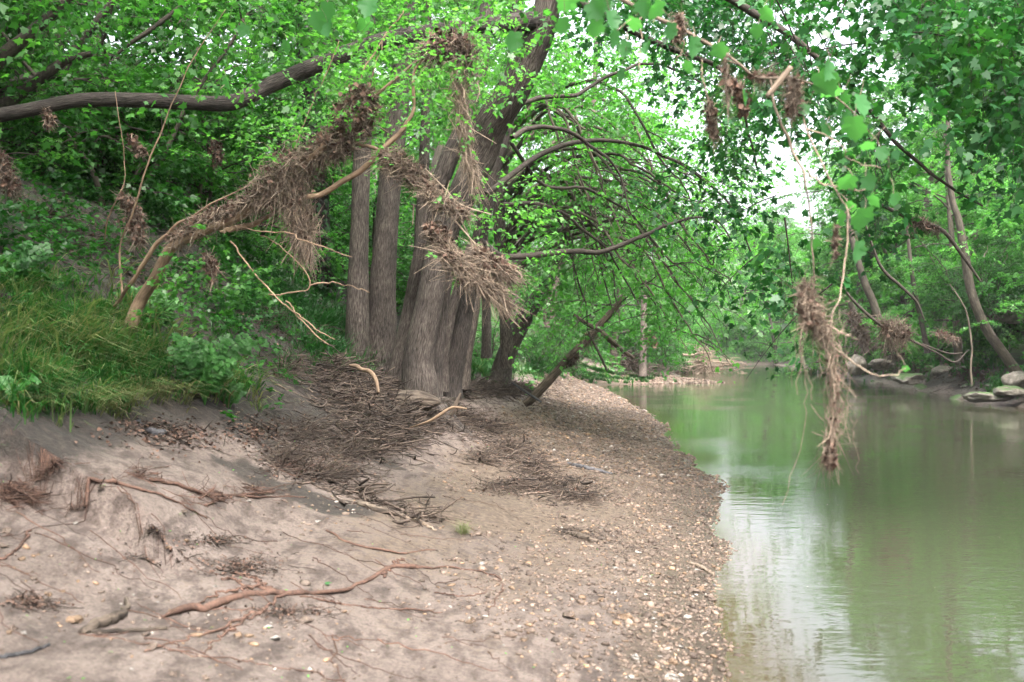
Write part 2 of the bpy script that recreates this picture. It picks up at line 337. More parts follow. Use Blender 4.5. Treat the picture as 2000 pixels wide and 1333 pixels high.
def G(px, py, y0=2.2, y1=60):
    """where the line of sight through (px, py) meets the ground"""
    px, py = np.broadcast_arrays(np.asarray(px, float), np.asarray(py, float)); sh_ = px.shape; px = px.ravel(); py = py.ravel()
    d = ray(px, py); ys = y0 * (y1 / y0) ** np.linspace(0, 1, 260)
    X = d[:, 0:1] * ys; Z = CAMZ + d[:, 2:3] * ys
    below = Z < ground(X, np.broadcast_to(ys, X.shape)); k = np.where(below.any(1), below.argmax(1), 259); k = np.maximum(k, 1)
    y = (ys[k] + ys[k - 1]) / 2; x = d[:, 0] * y
    return np.stack([x, y, ground(x, y)], -1).reshape(*sh_, 3)
def grade(a, fine0, fine1, b, step, grow):
    c = list(np.arange(fine0, fine1, step)); s = step; v = c[-1]
    while v < b: s *= grow; v += s; c.append(v)
    s = step; v = fine0
    while v > a: s *= grow; v -= s; c.insert(0, v)
    return np.array(c)
xs = grade(-200, -4.2, 2.6, 200, .035, 1.055); ys = grade(-60, 2.6, 9.5, 230, .035, 1.022)
gx, gy = np.meshgrid(xs, ys); gz = ground(gx, gy)
nx, ny = len(xs), len(ys)
mb = MB(); idx = np.arange(nx * ny).reshape(ny, nx)
q = np.stack([idx[:-1, :-1], idx[:-1, 1:], idx[1:, 1:], idx[1:, :-1]], -1).reshape(-1, 4)
mb.add(np.stack([gx, gy, gz], -1), q)
me = mb.mesh('ground', M['ground'], True)
dl = edgeL(gy) - gx; left = gx < (edgeL(gy) + edgeR(gy)) / 2
px_, py_ = proj(np.stack([gx, np.maximum(gy, .5), gz], -1))
gravel = left * np.interp(gy, [3, 5, 7, 10, 14], [.18, .35, .6, .8, 1]) * (1 - sstep(2.0, 3.2, dl)) * sstep(-.5, .02, gz)
gravel = np.maximum(gravel, left * sstep(.25, .0, dl - .35) * .7)
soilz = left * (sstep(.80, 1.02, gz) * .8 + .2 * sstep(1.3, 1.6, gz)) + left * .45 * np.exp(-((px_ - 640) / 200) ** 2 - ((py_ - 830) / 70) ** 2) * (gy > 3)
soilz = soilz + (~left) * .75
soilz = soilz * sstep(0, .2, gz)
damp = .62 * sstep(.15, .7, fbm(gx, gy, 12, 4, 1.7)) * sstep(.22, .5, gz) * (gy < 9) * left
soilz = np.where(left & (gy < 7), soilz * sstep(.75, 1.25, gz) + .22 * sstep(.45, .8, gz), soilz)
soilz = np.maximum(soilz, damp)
greenz = np.where(left, sstep(1.6, 2.2, gz) * .35 + (gy > 22) * sstep(.5, .9, gz) * .55, .5 * sstep(.5, 1.2, gz)) + (gy > 75) * sstep(.1, .5, gz) * .7
path_ = np.exp(-((px_ - 1135 + (py_ - 700) * -1.0) / 30) ** 2) * (gy > 24) * (gy < 60) * left
greenz = greenz * (1 - .8 * path_)
wetz = (1 - sstep(.0, .09, np.abs(gz) + .02 * fbm(gx, gy, 6, 3, 6))) * .75
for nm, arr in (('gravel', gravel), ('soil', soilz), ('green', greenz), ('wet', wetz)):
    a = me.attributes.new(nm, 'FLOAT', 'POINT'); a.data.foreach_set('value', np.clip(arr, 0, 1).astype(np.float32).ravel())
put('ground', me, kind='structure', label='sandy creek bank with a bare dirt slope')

# water sheet
wx = np.concatenate([np.linspace(-2, 3.5, 60), np.linspace(3.7, 60, 60)]); wy = np.concatenate([[-60, -20, 0], np.linspace(2, 20, 120), np.linspace(20.5, 130, 80)])
X, Y = np.meshgrid(wx, wy); idx = np.arange(X.size).reshape(X.shape)
q = np.stack([idx[:-1, :-1], idx[:-1, 1:], idx[1:, 1:], idx[1:, :-1]], -1).reshape(-1, 4)
mb = MB(); mb.add(np.stack([X, Y, X * 0], -1), q); me = mb.mesh('water', M['water'], True)
a = me.attributes.new('shallow', 'FLOAT', 'POINT'); a.data.foreach_set('value', (1 - sstep(.02, .16, -ground(X, Y))).astype(np.float32).ravel())
put('water', me, kind='structure', label='still murky green creek')

# haze
mb = MB(); x0, x1, y0, y1, z0, z1 = -205, 215, -64, 240, -3, 62
mb.add([(x0, y0, z0), (x1, y0, z0), (x1, y1, z0), (x0, y1, z0), (x0, y0, z1), (x1, y0, z1), (x1, y1, z1), (x0, y1, z1)],
       [(0, 3, 2, 1), (4, 5, 6, 7), (0, 1, 5, 4), (1, 2, 6, 5), (2, 3, 7, 6), (3, 0, 4, 7)])
m, n, out = newmat('haze_air'); pv = n.nodes.new('ShaderNodeVolumePrincipled'); pv.inputs['Color'].default_value = (.93, .97, 1, 1); pv.inputs['Density'].default_value = .0003
n.links.new(pv.outputs[0], out.inputs['Volume']); mb.build('haze', m, kind='stuff')

# ------------------------------------------------------------------ woodland trees (library, then copies)
def tree_proto(name, label, H, spread, nl, leafmat, leaf, lowest=.12, seed=0, nspray=7, nleaf=15, branchlets=8, trunk_r=.16, stems=1, tintmid=.5, group=None):
    global rng
    keep = rng; rng = np.random.default_rng(seed)
    root = thing(name, label, 'tree' if stems == 1 else 'shrub', group=group)
    tr, lb, lf = MB(), MB(), MB()
    for s_ in range(stems):
        lean = rng.normal(0, .1 if stems == 1 else .35, 2); k = 14; u = np.linspace(0, 1, k)
        tp = np.stack([lean[0] * H * u ** 1.2 + .15 * fbm(u * 3, seed + s_), lean[1] * H * u ** 1.2 + .15 * fbm(u * 3, seed + 9 + s_), H * .92 * u - .15], -1)
        tubes(tr, tp[None], (trunk_r / stems ** .5 * (1 - .85 * u) + .012)[None], 10)
        L0, LR = [], []
        n_ = nl // stems
        fr = np.sort(rng.uniform(lowest, .97, n_)); az_ = np.arange(n_) * 2.4 + rng.uniform(0, 6)
        ln = spread * (1.05 - .75 * np.abs(fr - .42)) * rng.uniform(.6, 1.15, n_) * (1 - .5 * fr ** 3)
        b0 = np.stack([np.interp(fr, u, tp[:, i]) for i in range(3)], -1)
        rise = rng.uniform(.1, .7, n_) + .3 * fr; v = np.linspace(0, 1, 8)[None, :, None]
        dxy = np.stack([np.cos(az_), np.sin(az_), 0 * az_], -1)[:, None]
        pth = b0[:, None] + dxy * ln[:, None, None] * v + np.array([0, 0, 1.]) * ln[:, None, None] * (rise[:, None, None] * v - .55 * v ** 2)
        pth += rng.normal(0, .05, pth.shape) * ln[:, None, None] * .5 * v
        lr = (trunk_r * .32 * (1 - fr * .5))[:, None] * (1 - .85 * v[..., 0]) + .004
        tubes(lb, pth, lr, 5, .45)
        # branchlets
        bu = rng.uniform(.25, 1, (n_, branchlets)); ii = np.clip((bu * 7).astype(int), 0, 6); ff = bu * 7 - ii
        bp = pth[np.arange(n_)[:, None], ii] * (1 - ff[..., None]) + pth[np.arange(n_)[:, None], ii + 1] * ff[..., None]
        bd = nrmz(dxy * .7 + rng.normal(0, .7, (n_, branchlets, 3)) * [1, 1, .45]); bl = ln[:, None] * rng.uniform(.18, .4, (n_, branchlets))
        bp, bd, bl = bp.reshape(-1, 3), bd.reshape(-1, 3), bl.reshape(-1)
        v4 = np.linspace(0, 1, 5)[None, :, None]
        bpath = bp[:, None] + bd[:, None] * bl[:, None, None] * v4 - np.array([0, 0, 1.]) * (.25 * bl[:, None, None] * v4 ** 2)
        tubes(lb, bpath, np.repeat([[.011, .009, .007, .005, .002]], len(bp), 0), 3, .4)
        su = rng.uniform(.1, 1, (len(bp), nspray)); sp_ = bp[:, None] + bd[:, None] * (bl[:, None] * su)[..., None]; sp_[..., 2] -= .25 * bl[:, None] * su ** 2
        sd = bd[:, None] * .5 + rng.normal(0, .7, sp_.shape) * [1, 1, .4]
        tin = np.repeat(np.clip(tintmid + rng.normal(0, .17, len(bp)), .05, .95), nspray)
        sprays(lf, None, sp_.reshape(-1, 3), sd.reshape(-1, 3), .42 * (leaf / .1) ** .5, nleaf, leaf, tint=tin)
    tr.build('trunk', M['bark_far'], root, True)
    lb.build('limbs', M['twig'], root, kind='stuff')
    lf.build('crown', leafmat, root, kind='stuff')
    rng = keep
    return root
protoA = tree_proto('woodland_tree', 'woodland tree', 13, 4.6, 26, M['leaf_wood'], .125, seed=11)
protoB = tree_proto('woodland_tree', 'woodland tree', 16, 5.2, 28, M['leaf_wood'], .13, lowest=.2, seed=12, trunk_r=.2)
protoC = tree_proto('woodland_tree', 'woodland tree', 10, 4.2, 24, M['leaf_bright'], .13, lowest=.06, seed=13, trunk_r=.13, tintmid=.5)
shrubA = tree_proto('shrub', 'shrub', 3.2, 1.9, 24, M['leaf_shrub'], .085, lowest=.02, seed=21, nspray=5, nleaf=14, branchlets=6, trunk_r=.05, stems=3)
shrubB = tree_proto('shrub', 'shrub', 2.2, 1.5, 20, M['leaf_wood'], .07, lowest=.02, seed=22, nspray=5, nleaf=13, branchlets=6, trunk_r=.04, stems=4)
used = set()
def plant(proto, x, y, s, label, group, zoff=-.1, tilt=(0, 0)):
    z = float(ground(x, y)) + zoff
    if proto.name not in used:
        used.add(proto.name); proto.location = (x, y, z); proto.rotation_euler = (tilt[0], tilt[1], rng.uniform(0, 6.28)); proto.scale = (s,) * 3
        proto['label'] = label; proto['group'] = group; return proto
    return dup(proto, (x, y, z), rng.uniform(0, 6.28), s, label, group, tilt)
for (x, y, s_, p_) in [(17.2, 44, 1.05, protoB), (18.3, 50, 1.1, protoC), (19.3, 56, 1.15, protoB), (16.6, 39, .95, protoC), (21, 63, 1.1, protoC), (15.5, 34.5, .9, protoA), (23.5, 72, 1.1, protoC), (20.5, 48, 1.15, protoB)]:
    plant(p_, x, y, s_, 'tall leafy tree leaning out over the water from the right bank', 'trees leaning out over the right side of the creek', tilt=(0, -.12))
for (x, y, s_) in [(24, 90, 1.35), (27.5, 93, 1.3), (21.5, 96, 1.3)]: plant(protoC, x, y, s_, 'tall pale tree in the gap above the creek bend', 'tall trees at the creek bend')
# left woods
LWL = 'leafy green tree of the dense wood behind the left bank'
pts = []
for y in np.arange(15, 62, 5.0):
    lo = -.62 * y - 3; hi = min(edgeL(y) - 4.8, 400 / F * y)
    for x in np.arange(lo, hi, 4.9):
        pts.append((x + rng.uniform(-1.4, 1.4), y + rng.uniform(-1.8, 1.8)))
for i, (x, y) in enumerate(pts):
    if y < 17 and -5.5 < x < 2: continue
    if abs(1000 + F * x / y - 440) < 55: continue
    if y > 40 and x < -.35 * y: continue
    plant([protoA, protoB, protoC][i % 3], x, y, rng.uniform(.8, 1.15), LWL, 'trees of the wood behind the left bank')
for (x, y, p, s) in [(-1.5, 34, protoC, .8), (1.0, 42, protoC, .85), (3.5, 49, protoC, .8), (5.4, 56, protoC, .8), (7.5, 62, protoA, .8), (9.5, 72, protoA, .8), (12, 82, protoC, .8), (-4.5, 27, protoC, .75)]:
    plant(p, x, y, s, 'bright leafy tree leaning over the far left edge of the creek', 'trees along the far left edge of the creek')
SWL = 'dark green bush in the undergrowth above the left bank'
for i in range(52):
    y = rng.uniform(9.5, 24); x = rng.uniform(-.56 * y - 1, min(-2.2, edgeL(y) - 5.2))
    if y < 12.5 and x > -3.6: continue
    plant([shrubA, shrubB][i % 2], x, y, rng.uniform(.6, 1.05), SWL, 'undergrowth bushes above the left bank')
for (x, y, s) in [(6.9, 50, .8), (7.5, 54, 1.0), (5.8, 52, .9), (1.2, 31, .5), (.6, 28, .55), (.2, 35, .8), (8.2, 60, 1), (9.5, 66, 1), (-.6, 24, .5), (2.2, 40, .8)]:
    plant(shrubA, x, y, s, 'low green bush at the edge of the far left bank', 'bushes along the far left bank')
for (x, y, p_) in [(-6.5, .5, protoB), (-8.5, 4.5, protoA), (-5, -5, protoB), (-11, 0, protoB), (-3, -9, protoA), (2, -13, protoB), (-7.5, -10, protoA), (-9.5, 11, protoA)]:  # trees beside and behind the camera, added to shade bank and trunks
    plant(p_, x, y, rng.uniform(.95, 1.15), 'tall tree beside the viewer, added to shade the left bank', 'trees added to shade the near left bank')
for i in range(22):  # trees at right added to cut side light and feed green reflections
    y = rng.uniform(-14, 20); x = edgeR(y) + rng.uniform(2.5, 14); plant([protoB, protoA, protoC][i % 3], x, y, rng.uniform(.8, 1.1), 'leafy tree added on the near right bank for shade and reflection', 'trees added on the near right bank for shade and reflection')
# right hillside
RWL = 'leafy tree on the steep wooded hillside across the creek'
for i in range(60):
    y = rng.uniform(20, 86); x = edgeR(y) + (rng.uniform(2.6, 20) if i % 3 else rng.uniform(2.4, 5))
    if 27 < y < 37 and x < edgeR(y) + 7.5: continue
    plant([protoC, protoA, protoC, protoB][i % 4], x, y, rng.uniform(.6, .95), RWL, 'trees on the hillside across the creek')
for i in range(84):
    y = rng.uniform(22, 80); x = edgeR(y) + rng.uniform(1.6, 7)
    if 27 < y < 36.5 and x < edgeR(y) + 7: continue
    plant([shrubA, shrubB][i % 2], x, y, rng.uniform(.5, 1.0), 'bush on the slope across the creek', 'bushes on the slope across the creek')
for i in range(30):
    x = rng.uniform(4, 50); y = 96 + rng.uniform(0, 26); 
    if 20 < x < 28: y += 12
    plant([protoC, protoA][i % 2], x, y, rng.uniform(.75, 1.05) * (.7 if 20 < x < 28 else 1), 'pale sunlit tree closing the view at the creek bend', 'trees at the creek bend')
for i in range(16):
    x = rng.uniform(12, 30); plant(shrubB, x, 90 + rng.uniform(2, 9), rng.uniform(.8, 1.6), 'pale bush on the sunlit bank at the creek bend', 'bushes at the creek bend')

# ------------------------------------------------------------------ the multi-stemmed maple and its neighbours
def barkdisp(amp):
    def f(bc, a, ln):
        x, y, z = bc[..., 0], bc[..., 1], bc[..., 2]
        r1 = 1 - np.abs(fbm(x * 26, y * 26, z * 3.4, 3)) * 1.6
        return amp * r1 + .07 * fbm(x * 3, y * 3, z * 1.1, 2)
    return f
def stem_mesh(mb, rows, K=150, S_=56, amp=.035, flare=0.0, tint=.5):
    p, r = pxpath(rows, K)
    if flare: r = r * (1 + flare * np.exp(-np.linspace(0, 1, K) * 14))
    tubes(mb, p[None], r[None], S_, tint, disp=barkdisp(amp))
    return p, r
maple = thing('leaning_maple', 'big multi-stemmed maple leaning over the gravel bar, thickest brown trunk', 'tree', tuple(G(830, 745)))
maple_inv = -np.array(maple.location)
def child(mb_, name, mat, root, **kw):      # built in world space, hung under its root
    o = mb_.build(name, mat, root, **kw); o.location = tuple(-np.array(root.location)); return o
stems = [
    [(818, 800, 11, 76), (820, 750, 11, 66), (818, 700, 11, 58), (836, 600, 11, 51), (851, 515, 11, 51), (864, 455, 11, 52), (892, 400, 11, 54), (916, 350, 11, 58), (938, 300, 11, 63), (958, 245, 10.9, 66), (1003, 175, 10.7, 64), (1034, 110, 10.6, 60), (1062, 40, 10.5, 54), (1080, -60, 10.4, 46), (1100, -260, 10.2, 34)],
    [(772, 740, 11.5, 34), (779, 700, 11.5, 27), (800, 600, 11.5, 26), (816, 515, 11.4, 26), (828, 460, 11.4, 28), (842, 400, 11.4, 31), (862, 350, 11.4, 34), (882, 300, 11.4, 34), (905, 250, 11.4, 33), (932, 160, 11.5, 30), (950, 30, 11.6, 26), (950, -180, 11.8, 20)],
    [(880, 775, 12.2, 46), (884, 740, 12.2, 38), (902, 640, 12.2, 36), (918, 560, 12.2, 30), (940, 450, 12.2, 28), (962, 340, 12.2, 30), (985, 260, 12.2, 28), (1005, 120, 12.3, 24), (1015, -100, 12.4, 18)],
    [(864, 765, 11.9, 26), (868, 690, 11.9, 20), (882, 610, 11.9, 20), (902, 540, 11.9, 17), (918, 480, 12, 14)],
    [(850, 775, 11.3, 30), (853, 720, 11.3, 22), (862, 640, 11.35, 20), (872, 560, 11.3, 20), (882, 500, 11.3, 19), (893, 420, 11.2, 14)],
]
STEMP = []
for k, rows in enumerate(stems):
    mb = MB(); STEMP.append(stem_mesh(mb, rows, flare=.10 if k < 3 else .04, tint=(.42, .38, .18, .45, .25)[k])); child(mb, 'trunk', M['bark'], maple, smooth=True)
mb = MB(); b0 = STEMP[0][0][10]
for k in range(9):      # surface roots spreading from the foot
    a_ = -2.9 + k * .42 + rng.normal(0, .12); L_ = rng.uniform(.35, .7); u = np.linspace(0, 1, 16); x_ = b0[0] + .12 + np.cos(a_) * (.1 + L_ * u) + .05 * fbm(u * 3, k * 7.); y_ = b0[1] + .1 + np.sin(a_) * (.1 + L_ * u); z_ = ground(x_, y_) + .16 * (1 - u) ** 3 - .01
    tubes(mb, np.stack([x_, y_, z_], -1)[None], (.06 * (1 - u) ** 1.3 + .008)[None], 12, .3)
child(mb, 'roots', M['bark'], maple, smooth=True, kind='stuff')
mb = MB()
stem_mesh(mb, [(1070, 40, 10.5, 38), (1000, 45, 10.3, 36), (900, 55, 10, 32), (780, 72, 9.6, 31), (680, 103, 9.3, 32), (600, 135, 9.1, 32), (520, 170, 8.9, 31), (455, 200, 8.7, 30), (380, 201, 8.6, 28), (270, 196, 8.4, 28), (160, 196, 8.2, 26), (60, 214, 8.0, 26), (-60, 240, 7.8, 28), (-250, 300, 7.4, 24)], K=170, S_=40, amp=.028, tint=.12)
child(mb, 'limb', M['bark'], maple, smooth=True, label='long dark limb reaching out horizontally to the left')
# branches of the maple and its neighbours over the creek
BR = [
    [(950, 380, 11.8, 12), (1060, 300, 12.6, 11), (1150, 275, 13.2, 9), (1240, 285, 13.8, 7), (1330, 320, 14.2, 6), (1420, 400, 14.4, 4), (1470, 500, 14.5, 3)],
    [(1000, 270, 12, 12), (1040, 250, 12.3, 10), (1120, 262, 12.8, 8), (1200, 330, 13, 5), (1230, 420, 13, 3)],
    [(1000, 210, 11, 10), (1060, 190, 11.5, 9), (1130, 185, 12, 8), (1200, 140, 12.5, 6), (1290, 130, 13, 5), (1380, 170, 13.2, 3)],
    [(940, 470, 11.6, 12), (980, 500, 11.6, 12), (1040, 500, 11.8, 12), (1110, 492, 12, 11), (1180, 490, 12.2, 10), (1260, 455, 12.5, 8), (1330, 430, 12.8, 6), (1390, 430, 13, 4), (1430, 470, 13, 3)],
    [(980, 400, 12.2, 9), (1060, 400, 12.8, 7), (1130, 440, 13.4, 6), (1190, 500, 13.8, 4), (1240, 580, 14, 3)],
    [(1090, -30, 10.4, 30), (1180, -60, 10, 26), (1300, -60, 9.6, 22), (1420, -10, 9.4, 18), (1540, 70, 9.3, 14), (1660, 170, 9.2, 11), (1760, 290, 9.1, 8), (1850, 360, 9, 6), (1925, 400, 9, 4)],
    [(1085, -10, 10.4, 18), (1160, 20, 10.6, 14), (1290, 90, 11, 12), (1400, 130, 11.2, 9), (1450, 190, 11.3, 6), (1480, 330, 11.4, 4)],
    [(985, 260, 12.2, 8), (1060, 360, 12.8, 7), (1140, 370, 13.4, 6), (1210, 400, 14, 5), (1300, 500, 14.4, 3)],
]
bp_all = []
mb = MB()
for rows in BR:
    p, r = pxpath(rows, 40); p = p + np.stack([fbm(np.arange(40) * .25, rows[0][0] + i) for i in range(3)], -1) * .035 * np.linspace(0, 1, 40)[:, None]
    tubes(mb, p[None], r[None], 8, .4); bp_all.append(p)
child(mb, 'branches', M['twig'], maple, smooth=True, kind='stuff')

def mask_fill(mask, cells, n):
    """random sight lines weighted by a coarse density table; cells = (x0, y0, dx, dy)"""
    m_ = np.array(mask, float); pr = m_.ravel() / m_.sum(); k = rng.choice(m_.size, n, p=pr); yy, xx = np.divmod(k, m_.shape[1])
    return cells[0] + (xx + rng.uniform(0, 1, n)) * cells[2], cells[1] + (yy + rng.uniform(0, 1, n)) * cells[3]
# dark maple leaves hanging over the river, cells of 50 px from x=1050, y=-100
D = ["34455444322444344445",
     "02344444320003455555",
     "00122334432000355555",
     "00011223433200145555",
     "00001123443320023455",
     "00000012321120012345",
     "00000012200120001234",
     "00000012100022001123",
     "00011112100022100112",
     "00001111200011100001",
     "00000111110001000000",
     "00000011121000000000",
     "00000011121000000000",
     "00000001011000000000",
     "00000000010000000000"]
mk = [[int(ch) ** 1.3 for ch in row] for row in D]
npx, npy = mask_fill(mk, (1050, -100, 50, 50), 1900)
dist = np.where(npx > 1500, rng.uniform(7.5, 12, len(npx)), rng.uniform(10, 14.5, len(npx)))
pp = P(npx, npy, dist)
lf, tw = MB(), MB()
sd = rng.normal(0, .6, pp.shape); sd[:, 2] -= .55
sprays(lf, tw, pp, sd, .38, 10, .085, tpl=MAPLE, tint=np.clip(.35 + .25 * fbm(npx / 90, npy / 90) + .12 * (npx > 1560) * (npy < 330), 0, 1), droop=.5, flat=.5)
child(lf, 'crown', M['leaf_maple'], maple, kind='stuff'); child(tw, 'twigs', M['twig'], maple, kind='stuff')
# long hanging twigs carrying the sprays
mb = MB(); N = 150
qx, qy = mask_fill(mk, (1050, -100, 50, 50), N); qd = np.where(qx > 1500, rng.uniform(8, 11.5, N), rng.uniform(10.5, 14, N))
top = P(qx, qy, qd); L = rng.uniform(.5, 1.6, N); u = np.linspace(0, 1, 8)[None, :, None]
dr = rng.normal(0, .5, (N, 3)); dr[:, 2] = -rng.uniform(.2, 1, N)
pth = top[:, None] + nrmz(dr)[:, None] * (L[:, None, None] * (u - .5)) + np.array([0, 0, -.25]) * L[:, None, None] * (u - .5) ** 2
tubes(mb, pth, np.repeat(np.linspace(.008, .002, 8)[None], N, 0), 4, .3); child(mb, 'twigs', M['twig'], maple, kind='stuff')
lf = MB(); n_ = 2200; pp = np.stack([rng.uniform(1.5, 11, n_), rng.uniform(5, 15, n_), rng.uniform(4.5, 9, n_)], -1); qx_, qy_ = proj(pp); pp = pp[(qy_ < -40) & (qx_ > 1560 - .3 * (qy_ + 40)) & (fbm(pp[:, 0], pp[:, 1], 0, 2, .5) > -.2)]  # out-of-view sprays above the creek, added for green reflections in the water
sd = rng.normal(0, .7, pp.shape); sd[:, 2] *= .4; sprays(lf, None, pp, sd, .45, 10, .095, tint=np.clip(.4 + rng.normal(0, .15, len(pp)), 0, 1)); child(lf, 'crown', M['leaf_maple'], maple, kind='stuff')
lf = MB(); n_ = 3400; pp = np.stack([rng.uniform(-10, -.6, n_), rng.uniform(2.5, 16, n_), rng.uniform(4.8, 10, n_)], -1); qx_, qy_ = proj(pp); pp = pp[(qy_ < -40) & (fbm(pp[:, 0], pp[:, 1], 0, 2, .4) > -.4)]  # out-of-view canopy added above the left bank to shade it
sd = rng.normal(0, .7, pp.shape); sd[:, 2] *= .4; sprays(lf, None, pp, sd, .5, 11, .12, tint=np.clip(.4 + rng.normal(0, .15, len(pp)), 0, 1)); child(lf, 'crown', M['leaf_wood'], maple, kind='stuff')
# 300 of the nearest leaves, each a part
tplm = MB(); leaves(tplm, MAPLE, np.zeros((1, 3)), np.array([[0, 1., 0]]), np.array([[0, 0, 1.]]), np.array([1.]), np.array([.32]))
leafme = tplm.mesh('leaf', M['leaf_maple'])
for k in range(290):
    x_, y_ = rng.uniform(1560, 2010), rng.uniform(-10, 300)
    o = put('leaf', leafme, maple); o.location = tuple(P(x_, y_, rng.uniform(6.6, 7.5)) + maple_inv); o.scale = (rng.uniform(.06, .1),) * 3
    o.rotation_euler = (rng.normal(-.6, .45), rng.normal(0, .45), rng.uniform(0, 6.28))

# light, small-leaved tree in the middle, hanging over the bar
syc = thing('creekside_tree', 'light green small-leaved tree hanging over the gravel bar behind the maple', 'tree', tuple(G(985, 700)))
D = ["0445554333222100",
     "0345544433322210",
     "0334455433333321",
     "0244555543333331",
     "0345555544433321",
     "0355555554443332",
     "0255555555443332",
     "1355555555443322",
     "2355555555444221",
     "2345555554433211",
     "1234444443331110",
     "0123344433221000"]
mk2 = [[int(ch) ** 1.2 for ch in row] for row in D]
npx, npy = mask_fill(mk2, (980, 60, 34, 50), 2300); dq = rng.uniform(13.5, 21, len(npx)); lt = np.clip((npx - 1035) / 185, 0, 1); keep_ = (np.abs(npy - (782 - lt * 202)) > 52) | (npx < 1020) | (npx > 1250) | (dq > 18.6); npx, npy, dq = npx[keep_], npy[keep_], dq[keep_]
pp = P(npx, npy, dq)
lf, tw = MB(), MB(); sd = rng.normal(0, .7, pp.shape); sd[:, 2] -= .35
sprays(lf, tw, pp, sd, .45, 11, .085, tint=np.clip(.5 + .3 * fbm(npx / 80, npy / 80), 0, 1), droop=.4, rad=.004)
child(lf, 'crown', M['leaf_bright'], syc, kind='stuff'); child(tw, 'twigs', M['twig'], syc, kind='stuff')
mb = MB(); stem_mesh(mb, [(990, 720, 18, 26), (985, 560, 18, 24), (975, 400, 18, 24), (992, 250, 18, 22), (1000, 100, 18, 16), (1010, -150, 18, 10)], K=60, S_=20); child(mb, 'trunk', M['bark'], syc, smooth=True)

mb = MB()
for k in range(34):
    sy = rng.uniform(180, 560); ex = rng.uniform(1120, 1470); Y0 = rng.uniform(14, 18); rise = rng.uniform(20, 110); end = sy + rng.uniform(30, 260)
    rows = [(985, sy + 40, 18, 11), (985 + (ex - 985) * .3, sy - rise * .6, Y0 + 1.5, 8), (985 + (ex - 985) * .6, sy - rise * .5, Y0, 6), (985 + (ex - 985) * .85, (sy + end) / 2, Y0 - .3, 4), (ex, end, Y0 - .5, 1.5)]
    p, r = pxpath(rows, 30); p = p + np.stack([fbm(np.arange(30) * .3, k * 9 + i) for i in range(3)], -1) * .06; tubes(mb, p[None], r[None], 6, rng.uniform(.3, .9))
    for j in range(5):
        q_ = rng.integers(8, 28); L_ = rng.uniform(.6, 1.6); u = np.linspace(0, 1, 10)[:, None]; d_ = nrmz(rng.normal(0, 1, 3) * [1, .6, .3] + [.6, 0, 0]); pq = p[q_] + d_ * L_ * u + np.array([0, 0, -.6]) * L_ * u ** 2 + rng.normal(0, .012, (10, 3)); tubes(mb, pq[None], np.linspace(.011, .003, 10)[None], 4, .4)
child(mb, 'branches', M['bark_far'], syc, smooth=True, kind='stuff')
# neighbours
def upright(rows, label, g=None, amp=.03, name='tree_trunk', mat='bark', S_=48, tint=.5):
    base = G(rows[0][0], rows[0][1] - 20) if len(rows[0]) == 4 else None
    mb = MB(); p, r = stem_mesh(mb, rows, amp=amp, S_=S_, flare=.2, tint=tint)
    t = thing(name, label, 'tree', tuple(p[0]), g); child(mb, 'trunk', M[mat], t, smooth=True); return t, p, r
t1, p1, r1 = upright([(695, 730, 12.4, 50), (697, 670, 12.4, 46), (699, 560, 12.4, 40), (703, 430, 12.4, 36), (707, 300, 12.4, 34), (714, 150, 12.4, 32), (717, 0, 12.4, 30), (715, -250, 12.4, 26)], 'slim upright grey trunk at the far left of the trunk group', name='upright_tree')
t2, p2, r2 = upright([(738, 720, 12.8, 66), (745, 655, 12.8, 58), (748, 560, 12.8, 52), (757, 420, 12.8, 46), (768, 300, 12.8, 44), (783, 150, 12.8, 42), (797, 0, 12.8, 40), (805, -250, 12.8, 34)], 'thicker upright trunk just right of the slimmest grey one', name='upright_tree', tint=.42)
t3, p3, r3 = upright([(800, 700, 14.5, 24), (815, 560, 14.5, 22), (822, 420, 14.5, 21), (829, 300, 14.5, 20), (832, 180, 14.5, 18), (835, 0, 14.5, 16), (838, -200, 14.5, 12)], 'thin upright trunk seen between the thick trunk and the big leaning maple', name='upright_tree', S_=24, tint=.35)
for k, (t, p, y_) in enumerate(((t1, p1, 12.4), (t2, p2, 12.8), (t3, p3, 14.5))):   # crowns above and around
    lf, tw = MB(), MB(); n_ = 500; cx = rng.normal(0, 1.6, n_); cyy = rng.uniform(.5, 4, n_); cz = rng.uniform(5.2, 9.5, n_)
    pp = np.stack([p[0, 0] + cx, p[0, 1] + cyy, cz], -1); sd = rng.normal(0, .7, pp.shape); sd[:, 2] *= .4
    sprays(lf, tw, pp, sd, .45, 10, .085, tpl=MAPLE, tint=np.clip(.45 + rng.normal(0, .15, n_), 0, 1))
    child(lf, 'crown', M['leaf_wood'], t, kind='stuff'); child(tw, 'twigs', M['twig'], t, kind='stuff')
